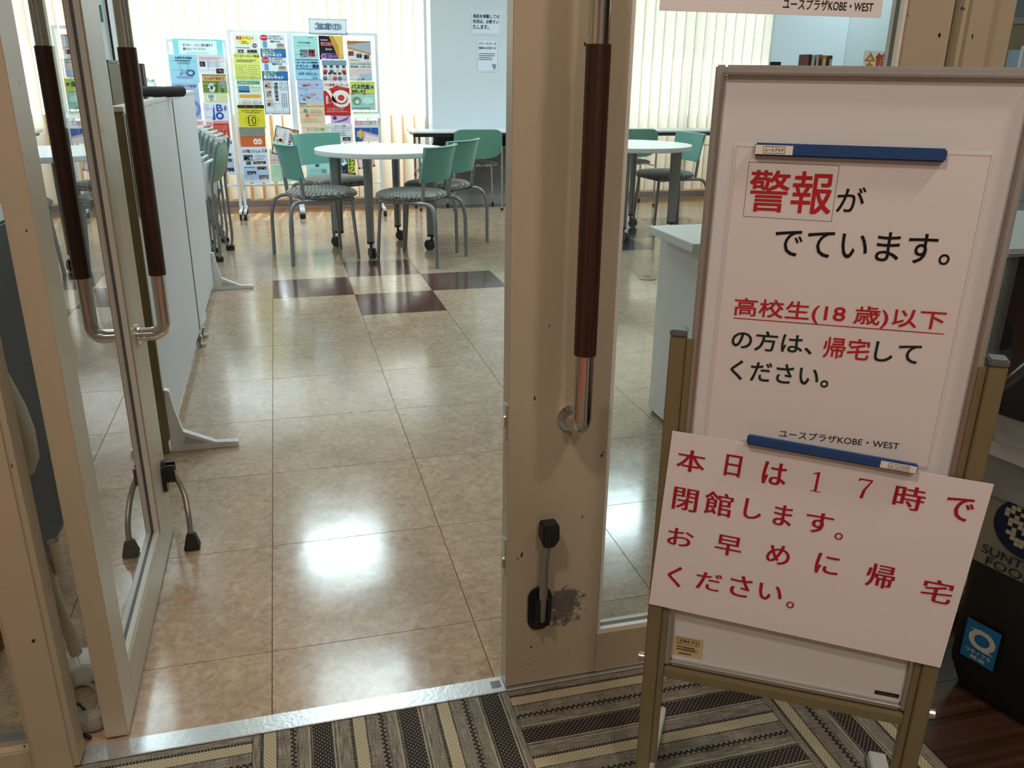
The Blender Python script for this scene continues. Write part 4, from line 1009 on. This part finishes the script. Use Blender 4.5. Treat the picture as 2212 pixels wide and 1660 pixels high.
RC = [(-0.662, 1.303, -0.28, 1.429), (-0.697, 1.096, -0.482, 1.309), (-0.487, 1.162, -0.273, 1.305), (-0.466, 1.021, -0.275, 1.17), (-0.699, 0.812, -0.498, 1.096), (-0.466, 0.952, -0.278, 1.021), (-0.478, 0.803, -0.28, 0.952), (-0.481, 0.653, -0.287, 0.803), (-0.484, 0.363, -0.275, 0.661), (-0.559, 0.654, -0.484, 0.808), (-0.188, 1.326, 0.004, 1.472), (-0.205, 1.125, 0.005, 1.326), (-0.204, 0.928, -0.004, 1.125), (-0.21, 0.74, 0.004, 0.928), (-0.213, 0.677, -0.006, 0.749), (-0.212, 0.587, -0.009, 0.681), (-0.217, 0.297, 0.001, 0.591), (0.011, 1.301, 0.214, 1.473), (0.008, 1.127, 0.217, 1.301), (0.009, 0.854, 0.212, 1.127), (0.032, 0.538, 0.221, 0.773), (0.014, 0.301, 0.235, 0.572), (0.276, 1.293, 0.475, 1.471), (0.276, 1.13, 0.48, 1.294), (0.284, 0.947, 0.5, 1.134), (0.288, 0.773, 0.497, 0.947), (0.295, 0.666, 0.519, 0.773), (0.483, 1.289, 0.68, 1.475), (0.497, 1.115, 0.701, 1.297), (0.496, 0.845, 0.715, 1.116), (0.544, 0.781, 0.712, 0.91), (0.518, 0.621, 0.722, 0.781), (0.713, 1.276, 0.909, 1.44), (0.718, 1.126, 0.911, 1.276), (0.72, 0.889, 0.929, 1.122), (0.738, 0.803, 0.962, 0.884), (0.741, 0.628, 0.943, 0.803), (0.589, 0.301, 0.733, 0.506), (0.311, 0.296, 0.507, 0.474), (0.755, 0.388, 0.91, 0.557), (0.414, 1.491, 0.72, 1.606)]
def d_sign(P): P.rect(.12, .08, .88, .9, 'E4F8FA'); P.txt('ポスター、ちらし等を勝手で', .2, .55, .8, .72, '4A5B78', .02); P.txt('置かないでください', .2, .32, .66, .48, '4A5B78', .02); P.lines(.25, .12, .8, .22, 1, 'A0B8C4')
def d_kobe(P):
    P.txt('企業見学会開催', .2, .85, .8, .93, '2B4460', .02); P.lines(.2, .76, .8, .84, 1, '2B4460'); P.ell(.5, .71, .24, .05, '3A5A7A', hole=.92); P.txt('参加者募集', .34, .68, .66, .74, '3A5A7A')
    P.ell(.48, .2, .32, .06, '8CA4D0'); P.poly([(.3, .3), (.44, .5), (.4, .28)], '6C86B8', 3); P.ell(.7, .36, .16, .12, '41568C', 3, hole=.55); P.poly([(.35, .5), (.5, .4), (.62, .55), (.56, .35), (.4, .33)], '8FA6CC', 4)
def d_news(P): P.rect(0, .76, 1, 1, 'E9D8E2'); P.lines(.08, .78, .9, .95, 2, 'C48A96'); P.photo(.08, .42, .28, .68, ['2A2436', '7A6A5A', '8890A8']); P.photo(.65, .06, .92, .32, ['1C1614', '8A4A3A', 'C08A6A']); P.lines(.35, .4, .9, .7, 4, 'B8C4D8')
def d_soccer(P):
    P.rect(0, .62, 1, .88, 'DCA676'); P.txt('たんぼで遊ぼう', .1, .68, .9, .82, '5A3A28', .02)
    for k in range(5): P.poly([(.35+.13*k, 0), (.45+.13*k, 0), (.5+.12*k, .55), (.44+.12*k, .55)], '4E6B2C' if k % 2 else '8FA050', 2)
    P.ell(.36, .27, .15, .24, 'D8DEE6', 3); P.ell(.36, .27, .06, .1, '3A4660', 4); P.ell(.24, .2, .03, .05, '3A4660', 4); P.ell(.47, .36, .03, .05, '3A4660', 4); P.ell(.85, .45, .13, .22, '8C9C98', 3)
def d_blue(P): P.txt('スポーツ教室', .15, .88, .9, .94, '4A5C98', .02); P.lines(.1, .6, .9, .85, 5, '8496CC', .3); P.ell(.7, .3, .3, .24, '7088C8', hole=0); P.ell(.7, .3, .18, .14, 'A9B8E6', 3)
def d_map(P): P.rect(.1, .1, .5, .8, 'EFE6B8'); P.rect(.2, .4, .42, .75, '6A9ACC', 3); P.rect(.24, .12, .38, .34, 'D89A4A', 3); P.rect(.6, .1, .95, .7, 'D6D8A8')
def d_bo(P):
    P.poly([(.32, .05), (.44, .05), (.42, .9)], '2A4AA8', 3); P.ell(.62, .26, .16, .2, '2A4AA8', 3, hole=.5); P.txt('B', .52, .5, .75, .85, '2A4AA8', .04); P.txt('神戸', .82, .5, .92, .8, '5A70B8', .02); P.lines(.08, .5, .22, .9, 3, 'B8C2E6')
def d_red(P): P.rect(0, 0, .34, 1, 'E8DDE2'); P.txt('78', .06, .7, .3, .92, 'D8707A', .02); P.rect(.34, .04, .96, .86, 'C23A30'); P.txt('やる気祭', .4, .5, .9, .78, 'E8A298', .0); P.txt('2018', .42, .14, .9, .42, 'E8A298', 0)
def d_spo(P):
    P.txt('スポ教つうしん', .06, .84, .74, .93, '262C3C', .02); P.ell(.88, .89, .07, .05, '6C86C4', hole=.8); P.txt('7.8', .78, .85, .97, .93, '4E68B0', .02)
    P.photo(.08, .62, .42, .78, ['4A5260', 'C8CCD4', '2A2E38']); P.photo(.16, .5, .34, .6, ['5A6270', 'D8DCE4', '30343E']); P.photo(.42, .52, .9, .6, ['3A3E4C', 'B88A6A', 'E0E4EC']); P.lines(.5, .64, .92, .78, 3, '9AAEDC')
    P.rect(.05, .08, .97, .46, 'B4CCF0'); P.photo(.55, .36, .9, .45, ['6A4A3C', 'D8B89A', '2C2E3C'], 5); P.photo(.16, .22, .5, .32, ['30343E', 'D8DCE4', '7A8298']); P.photo(.6, .1, .95, .2, ['34405C', 'C89A6A', 'E4E8F0']); P.lines(.08, .4, .5, .46, 1, '6A84C8')
def d_pink(P): P.txt('PORT', .1, .75, .9, .92, 'D46A7A', .02); P.lines(.1, .2, .9, .6, 4, 'E0B8C0')
def d_burst(P):
    P.star(.45, .70, .34, .28, 'F2E86A', 12, 2); P.txt('教室イベント', .1, .72, .8, .9, 'C8402E', .02, 4); P.lines(.3, .5, .6, .66, 3, '5A5A3A'); P.ell(.82, .42, .09, .12, '8A4A8A', 3, hole=.4)
    P.lines(.05, .26, .85, .34, 1, '6A6AA8'); P.photo(.12, .03, .36, .2, ['7A3A4A', 'C8C8A8', '3A2A3A'], 4); P.photo(.5, .03, .9, .2, ['2A1E2E', 'B8A8C0', '8A2A3A'], 4)
def d_yel(P): P.txt('ＯＣＯクッキング教室', .06, .86, .96, .95, '4A4A2A', .02); P.lines(.1, .66, .9, .78, 2, '6A6A3A'); P.frame(.06, .06, .46, .56, .012, '8A8A48'); P.frame(.52, .06, .94, .56, .012, '8A8A48'); P.lines(.1, .08, .42, .52, 6, 'A8A858', .3); P.lines(.56, .08, .9, .52, 6, 'A8A858', .3)
def d_grn(P): P.rect(.06, .82, .94, .95, '3A9A62'); P.txt('企業見学バスツアー', .12, .85, .9, .92, 'DFF2E4', .02); P.rect(.08, .5, .52, .76, '5A88C0', 2); P.rect(.08, .5, .52, .58, '3A4E6A', 3); P.rect(.58, .52, .94, .72, 'BEDDB6'); P.rect(.1, .28, .94, .42, 'E8A648'); P.ell(.36, .1, .17, .08, 'D86A7A', 2, hole=.86); P.ell(.76, .1, .17, .08, 'D86A7A', 2, hole=.86); P.lines(.26, .07, .46, .13, 1, 'D86A7A'); P.lines(.66, .07, .86, .13, 1, 'D86A7A')
def d_ten(P): P.rect(0, .86, 1, 1, '3A3020'); P.txt('Summer High School', .14, .72, .9, .80, '5A5420', .01); P.txt('Project 2018', .3, .63, .8, .70, '5A5420', .01); P.txt('10', .36, .2, .66, .5, '3E3A18', -.005); P.ell(.52, .35, .26, .2, '6A6420', hole=.94); P.lines(.34, .1, .72, .16, 1, '6A6420'); P.lines(.36, .53, .68, .58, 1, 'D87A2A')
def d_or(P): P.ell(.6, .5, .09, .26, 'F4ECE4', 3); P.ell(.76, .5, .09, .26, 'F4ECE4', 3); P.ell(.6, .5, .03, .09, 'C85A28', 4); P.ell(.76, .5, .03, .09, 'C85A28', 4)
def d_hyo(P):
    P.star(.18, .86, .18, .16, 'C8242C', 10, 3); P.txt('緊急情報', .06, .84, .3, .9, 'F4DCDC', .02, 5); P.txt('テレビをつけて', .38, .88, .84, .97, '26303C', .03); P.txt('なくてもメールで', .38, .78, .92, .86, '26303C', .03); P.txt('確認できる!', .42, .66, .8, .74, '26303C', .03)
    P.rect(.12, .42, .28, .7, '6AA0D0', 2); P.ell(.80, .46, .16, .12, 'D8B89A', 2); P.ell(.80, .55, .15, .07, '8A8C90', 3); P.rect(.0, .0, 1, .38, '2A70B8', 3); P.txt('ひょうご', .08, .20, .56, .38, 'F2E24A', .03, 5); P.txt('防さいネット', .08, .03, .82, .19, 'F8F8F8', .04, 5)
def d_raku(P):
    P.frame(0, 0, 1, 1, .03, '4A5A78'); P.photo(.06, .74, .34, .96, ['C8B8A8', '2A2A30', '8A6A5A'], 4); P.photo(.08, .48, .32, .70, ['C8B8A8', '2A2A30', '8A6A5A'], 4); P.photo(.1, .22, .34, .44, ['C8B8A8', '2A2A30', '8A6A5A'], 4)
    for k, c_ in enumerate('須磨区民寄席'): P.txt(c_, .44, .84-k*.09, .58, .92-k*.09, '2A2E3C', .03)
    P.frame(.66, .7, .92, .92, .02, '8A9AB8'); P.ell(.79, .8, .08, .07, '8A9AB8', hole=.8)
    for k in range(3): P.lines(.70+k*.08, .2, .74+k*.08, .62, 9, '5A647C', .6, .1)
def d_maple(P):
    P.frame(0, 0, 1, 1, .04, '3A2A24')
    for k in range(16): P.star(random.choice((random.uniform(.08, .35), random.uniform(.7, .95))), random.uniform(.1, .95), .07, .06, random.choice(('C8742E', 'D89A4A', 'A8502A')), 5, 2+k % 3)
    for k, c_ in enumerate('秋の音楽会'): P.txt(c_, .62, .74-k*.12, .76, .84-k*.12, '7A4A88', .02)
    P.lines(.38, .2, .52, .8, 8, 'A8A8B8', .4)
def d_pale(P): P.txt('地域でいきいき', .1, .92, .6, .97, '5A7A8A', .02); P.rect(.0, .55, 1, .86, 'D8C4C8'); P.ell(.72, .58, .24, .12, 'A8C8DC', 2); P.ell(.86, .52, .05, .04, 'C8323A', 3); P.lines(.1, .25, .5, .5, 4, '9AC8A0', .25); P.rect(.55, .08, .62, .22, '3A5A8A', 3); P.rect(.66, .08, .73, .22, '3A5A8A', 3)
def d_cy(P): P.txt('平成30年度講座', .2, .66, .7, .74, '4A6A72', .01); P.lines(.6, .9, .9, .95, 1, '4A6A72'); P.lines(.1, .54, .9, .6, 1, '9ABCC0'); P.photo(.25, .08, .58, .40, ['6A7280', '2A2E3C', 'B8B8C0']); P.photo(.6, .10, .86, .42, ['A82A44', '3A1A2A', '6A2A3A'])
def d_event(P): P.lines(.05, .93, .95, .97, 1, '2A3A5A', .8, 0); P.txt('土曜・日曜・祝日', .06, .78, .6, .86, '3A4A6A', .02); P.rect(.62, .78, .92, .86, '2A3A5A'); P.txt('イベント・講座', .04, .56, .96, .74, '1E2A48', .03); P.lines(.05, .50, .95, .54, 1, '2A3A5A', .8, 0); P.txt('8月18日(土)', .14, .2, .9, .36, '34486E', .02); P.ell(.6, .45, .05, .03, '4A5E8A', hole=.7); P.ell(.78, .08, .1, .05, '3A4E78', hole=.6)
def d_mapb(P):
    for k in range(26): P.ell(random.uniform(.1, .9), random.uniform(.08, .92), random.uniform(.04, .12), random.uniform(.02, .06), random.choice(('C89AB8', '8AB0D8', 'A8C8E8', 'D8707E', '7A88C0', 'B8D8D0')), 2+k % 4)
def d_peach(P): P.rect(.0, .92, .3, .98, '3A9A5A'); P.txt('まちコミュニティだより', .06, .8, .96, .88, '5A4A3A', .02); P.ell(.24, .62, .08, .09, '4A9A7A', 3); P.ell(.3, .42, .08, .09, 'E07A5A', 3); P.lines(.42, .36, .92, .7, 5, 'C8A88A', .35); P.lines(.1, .08, .9, .3, 4, 'D0B090', .3)
def d_koko(P): P.txt('こころの相談', .34, .5, .86, .72, '8ABA7A', .02); P.ell(.26, .62, .03, .05, 'D85A4A', 3); P.lines(.1, .1, .9, .38, 3, 'D8B898', .3)
def d_con(P): P.poly([(.42, 1), (1, 1), (1, 0), (.78, 0), (.62, .5)], 'C8963A', 2); P.poly([(.6, 1), (1, 1), (1, .2), (.85, 0), (.8, .6)], 'E8C46A', 3); P.txt('電気自動車', .08, .58, .58, .74, 'E07A8A', .02, 4); P.lines(.08, .78, .4, .86, 1, 'D8C8D8'); P.ell(.3, .14, .26, .12, '6A3A8A', 3); P.ell(.16, .14, .1, .1, 'C89AD8', 4, hole=.6); P.rect(.35, .08, .72, .2, '8A5AA8', 4); P.txt('展示会', .26, .4, .52, .48, 'D8D8E8', .02, 4)
def d_grp(P):
    P.rect(0, .72, 1, 1, '7A9AB4'); P.rect(0, .93, 1, 1, 'E8ECF2', 3)
    for r_, (y_, n_) in enumerate(((.60, 4), (.30, 5))):
        for k in range(n_):
            cx_ = (k+.5)/n_; P.ell(cx_, y_, .07, .09, 'E0BFA4', 4); P.ell(cx_, y_+.07, .07, .05, '3A3A44', 5); P.ell(cx_, y_-.15, .09, .09, ('B83A48', '4A5A88', 'C8C8D0')[(k+r_) % 3], 3)
def d_solo(P):
    P.rect(0, 0, 1, .82, 'C0282C'); P.poly([(0, .82), (.0, .72), (.5, .88), (1, .82), (1, 1), (0, 1)], 'EDE6E2', 2); P.txt('ソロ音楽コンクール', .04, .87, .96, .95, 'B8283A', .03, 4)
    P.ell(.66, .5, .36, .26, 'F2ECE8', 3); P.ell(.66, .5, .25, .17, 'C0282C', 4); P.ell(.66, .53, .22, .15, 'F2ECE8', 5); P.ell(.66, .53, .13, .09, 'C83A40', 6); P.poly([(.02, .80), (.25, .76), (.5, .35), (.34, .42), (.22, .62)], 'F2ECE8', 3)
    P.txt('参加者', .08, .34, .16, .6, 'F0D8D4', .02, 4); P.lines(.1, .1, .9, .24, 3, 'E0A8A0', .3)
def d_pp(P): P.txt('夏のこども体験', .1, .78, .7, .9, '8A6AA8', .02); P.ell(.84, .82, .12, .09, '5A4A98', 3); P.lines(.1, .55, .6, .7, 2, 'A88AC0'); P.ell(.2, .34, .1, .12, '4A3A88', 3); P.poly([(.1, .05), (.5, .2), (.95, .45), (.8, .2), (.4, .08)], '7A5AA8', 3)
def d_white(P): P.txt('ボランティア募集', .26, .84, .72, .9, '3A3E4A', .02); P.frame(.14, .62, .86, .76, .01, '2A2A2A'); P.lines(.12, .36, .88, .56, 4, '8A90A0', .3); P.rect(.58, .1, .9, .28, '22262E'); P.rect(.64, .14, .84, .22, '9AA0AA', 4)
def d_dia(P): P.poly([(0, 1), (0, .82), (1, .96), (1, 1)], 'B8743A', 3); P.poly([(0, .72), (1, .42), (1, .34), (0, .64)], 'D08A48', 3); P.poly([(0, .82), (1, .96), (1, .42), (0, .72)], 'A8B4C4', 2); P.rect(.04, .3, .26, .5, '8A2A3A', 4); P.rect(.38, .2, .6, .4, '3A3A48', 4); P.rect(.7, .14, .9, .34, '2A2A34', 4); P.lines(.08, .05, .5, .12, 1, 'B86A5A')
def d_kousei(P): P.txt('地域でささえる更生保護', .08, .86, .94, .93, '6A6A8A', .02); P.txt('「更生保護」って知ってる?', .06, .7, .94, .8, '3A3E5A', .02); P.rect(0, .3, 1, .62, 'E0C8C8'); P.poly([(.3, .0), (1, .1), (1, .4), (.5, .35)], 'A8C4E0', 3); P.poly([(.52, .05), (.62, .2), (.66, .05)], 'C82A38', 4)
def d_bus(P):
    P.rect(0, 0, 1, .58, 'A8D8D0'); P.txt('バス代金', .06, .74, .80, .9, '24405A', .05, 4); P.txt('を', .84, .76, .96, .86, '24405A', .03, 4); P.txt('助成します', .06, .61, .62, .71, '24405A', .04, 4); P.ell(.1, .57, .08, .025, 'C8402E', 4); P.ell(.56, .57, .08, .025, 'C8402E', 4); P.lines(.2, .55, .44, .59, 1, '5A5A3A'); P.lines(.66, .55, .94, .59, 1, 'C85A3A')
    P.ell(.24, .32, .18, .15, '7A9A6A', 3); P.ell(.26, .28, .08, .08, 'E0E4E0', 4); P.ell(.7, .32, .22, .13, 'C8ECE8', 3); P.lines(.06, .04, .9, .1, 1, '4A6A7A')
def d_esc(P):
    for k, (c_, cl) in enumerate(zip('ESCORT', ('E07A9A', 'E07A9A', 'E09ABC', '8ACA8A', 'E07A9A', 'C88AD0'))): P.txt(c_, .06+k*.15, .8, .19+k*.15, .97, cl, .03)
    P.rect(0, 0, 1, .66, '2A62B4'); P.star(.24, .36, .2, .24, 'D8C06A', 6, 4); P.poly([(.3, .0), (.4, .5), (1, .3), (1, .0)], 'E8B0BC', 5); P.poly([(.38, .0), (.45, .38), (1, .2), (1, .0)], 'F2E8EC', 6)
def d_mat(P):
    P.rect(0, .68, 1, 1, '3A84C0', 2); P.rect(.55, .3, 1, 1, 'E0D84A', 3); P.txt('まつ', .6, .6, .95, .9, '2A6A3A', .03, 5); P.txt('り', .62, .36, .9, .56, '2A6A3A', .03, 5); P.poly([(.0, .75), (.3, .95), (.5, .7), (.25, .6)], 'E8F0F4', 4)
    for k in range(30): P.rect(random.uniform(0, .9), random.uniform(.02, .4), 0, 0, '8A4A4A'); a, b = random.uniform(0, .9), random.uniform(.02, .4); P.rect(a, b, a+.08, b+.04, random.choice(('B8484A', 'C8B8A8', '5A6A8A', '8A8A90')), 5)
def d_cyl(P): P.txt('のびのび', .3, .9, .7, .96, '5A8A90', .02); P.rect(.4, .7, .56, .82, '4A5A62', 3); P.lines(.1, .4, .9, .62, 4, '8AC0C0', .25); P.rect(.66, .4, .86, .58, '6AA0A4', 4); P.lines(.1, .08, .6, .3, 4, '8AC0C0', .25)
def d_pk(P): P.frame(.03, .03, .97, .97, .09, 'E09AA8'); P.txt('お茶会', .4, .5, .7, .7, '7A7A98', .02); P.lines(.3, .2, .7, .45, 3, 'B0B0C8')
def d_free(P): P.frame(0, 0, 1, 1, .025, 'B8C4D8'); P.txt('ご自由にお取りください', .16, .26, .86, .72, '51688A', .05)
SPEC = [('8FDCE6', d_sign, 'cyan notice card asking not to leave flyers, on top of the left rack', 'notice'), ('9CD4EC', d_kobe, 'light blue poster with a splashing drawing, top left pocket of the left rack', 0),
('E4E6F2', d_news, 'pink-headed newsletter with two small dark photos, left rack', 0), ('6F8A44', d_soccer, 'green flyer with a football and rice field, left rack', 0),
('A9B9E2', d_blue, 'lavender blue poster with a large circle, lower left of the left rack', 0), ('D4DEC0', d_map, 'pale green flyer with small map drawings, left rack', 0),
('DDE2F4', d_bo, 'white flyer with sideways blue BO lettering, left rack', 0), ('D8A0A0', d_red, 'red flyer with pink scribbled lettering, left rack', 0),
('DFE8F4', d_spo, 'white and blue sports newsletter half hidden by the stacked chairs, left rack', 0), ('F0DDE2', d_pink, 'pale pink flyer just above the stacked chairs, left rack', 0),
('E6EFE8', d_burst, 'white flyer with a yellow burst, top left of the middle rack', 0), ('E4EC7E', d_yel, 'yellow timetable flyer, second down at the left of the middle rack', 0),
('DCEAE4', d_grn, 'white flyer with green header and orange bar, middle rack', 0), ('E0D43A', d_ten, 'bright yellow flyer with the figure 10, middle rack', 0),
('8C8C84', None, 'plain grey divider card above the orange flyer, middle rack', 0), ('D46A34', d_or, 'orange flyer with two white circles, middle rack', 0),
('DFE8F6', d_spo, 'white and blue sports newsletter, lowest at the left of the middle rack', 0), ('E4EEF6', d_hyo, 'upper of the two blue ひょうご防さいネット flyers, middle rack', 0),
('E4EEF6', d_hyo, 'lower of the two blue ひょうご防さいネット flyers, middle rack', 0), ('DDE6F2', d_raku, 'dark-framed poster with three portraits and vertical writing, middle rack', 0),
('E8E6EC', d_maple, 'crooked flyer with autumn leaves, middle rack', 0), ('C4E0C8', d_pale, 'pale green and pink flyer at the lower right of the middle rack', 0),
('A4DCDC', d_cy, 'cyan flyer with small photos, top left of the right rack', 0), ('9AD0EC', d_event, 'light blue flyer headed イベント・講座, right rack', 0),
('B4C4E4', d_mapb, 'blue-purple speckled map flyer, left column of the right rack', 0), ('E8D0B0', d_peach, 'peach flyer with green and orange dots, right rack', 0),
('ECD8C0', d_koko, 'pale peach flyer with green lettering just above the chair back, right rack', 0), ('1C1420', d_con, 'black and gold flyer with purple shapes, top of the right rack', 0),
('DCE4EC', d_grp, 'flyer with rows of cartoon faces, right rack', 0), ('C0282C', d_solo, 'red flyer with a big white swirl headed ソロ音楽コンクール, right rack', 0),
('D8B8E0', d_pp, 'pink-purple flyer with blue fish shapes, right rack', 0), ('E4E8F0', d_white, 'white text flyer with a black photo, middle column of the right rack', 0),
('E2E0E0', d_dia, 'flyer with brown and grey diagonals, top right of the right rack', 0), ('D8DED8', d_kousei, 'pale flyer about 更生保護 with soft washes, right rack', 0),
('C8D86A', d_bus, 'yellow-green flyer headed バス代金, right rack', 0), ('E8F0F6', None, 'blank white sheet curling forward, right rack', 0),
('E4E4EC', d_esc, 'flyer with colourful ESCORT lettering over blue, right rack', 0), ('28344A', d_mat, 'festival flyer with a crowd and yellow strip, low on the right rack', 0),
('A8E0E0', d_cyl, 'cyan text flyer low at the left of the right rack', 0), ('F0DCE2', d_pk, 'tilted pink-bordered flyer beside the table leg, right rack', 0),
('E4EAF2', d_free, 'white sign ご自由にお取りください on top of the right rack', 'sign')]
for k, ((a, b, c_, d_), (colr, fn, lab_, cat_)) in enumerate(zip(RC, SPEC)):
    w_, h_ = c_-a, d_-b
    P = Print(w_, h_); P.step = .0006; P.slab(colr, .002)
    if fn: fn(P)
    yy = 2.918-.0012*(k % 3) if k not in (0, 40) else 2.945
    tl = {20: .24, 39: -.16}.get(k, 0)
    rx = 0.0
    nm = {0: 'notice_card', 40: 'rack_sign'}.get(k, 'leaflet')
    o = P.build(nm, loc=(a, yy, b), rot=(rx, tl, 0))
    if k == 35: o.rotation_euler = (-.9, 0, 0); o.location = (a, 2.90, b+.02)
    tag(o, lab_, cat_ if cat_ else 'leaflet', None if k in (0, 40) else 'leaflets in the racks')

# wall notices on the pier
def notice(x, z, w, h, fn, label):
    P = Print(w, h); P.slab('E2EBF6', .002); fn(P); tag(P.build('wall_notice', loc=(x, YB-.264, z)), label, 'notice')
def n1(P):
    P.frame(.03, .05, .97, .93, .006, '8A96A8')
    P.txt('長机を移動しての', .07, .70, .93, .86, '1C2A44', .03); P.txt('利用は、お断りい', .07, .48, .91, .64, '1C2A44', .03); P.txt('たします。', .07, .24, .58, .42, '1C2A44', .03)
def n2(P):
    P.frame(.03, .03, .97, .97, .008, '8A96A8'); P.txt('フリースペース', .08, .82, .9, .89, '1C2A44', .03); P.txt('換気のお知らせ', .08, .69, .9, .76, '1C2A44', .03)
    P.lines(.08, .35, .9, .58, 4, '33415E', .35, .4); P.poly([(.68, .24), (.92, .24), (.88, .12), (.82, .05), (.76, .12)], '7C94BC', 3)
notice(1.868, 1.530, .285, .20, n1, 'upper notice on the white pier, three lines of bold writing about moving desks')
notice(1.925, 1.212, .20, .285, n2, 'lower notice on the white pier headed フリースペース')

# ================================================================== VERTICAL BLINDS
def blind(x0, x1, label, ang0, zb=.085, pitch_=.108):
    b_ = thing('vertical_blind', label, 'blind', (x0, YB-.17, 0))
    MB().box(0, x1-x0, -.03, .03, 2.30, 2.36).build('head_rail', M_white, b_)
    n = int((x1-x0)/pitch_); w = .063
    sl = MB(); rings = []
    for z in (zb, 2.30):
        pass
    m_ = MB(); nn = 6
    A = [(w*(-1+2*k/nn), .010*(1-(-1+2*k/nn)**2)) for k in range(nn+1)]
    R_ = [[(p[0], p[1], z) for p in A] for z in (zb, 2.30)]
    m_.loft(R_, closed=False, cap=False)
    first = m_.build('slat', M_slat, b_, smooth=True, loc=(pitch_/2, 0, 0), rotz=ang0)
    for k in range(1, n):
        c2 = first.copy(); COL.objects.link(c2); c2.location.x = pitch_*(k+.5)
        c2.rotation_euler.z = (ang0 if x0 > 0 or c2.location.x > 2.1 else ang0+.30)+random.uniform(-.06, .06)
    return b_
blind(XL+.05, 1.52, 'cream vertical blind across the left window behind the leaflet racks', math.radians(36))
blind(2.30, 5.03, 'cream vertical blind across the right window, seen through the door glass', math.radians(14))
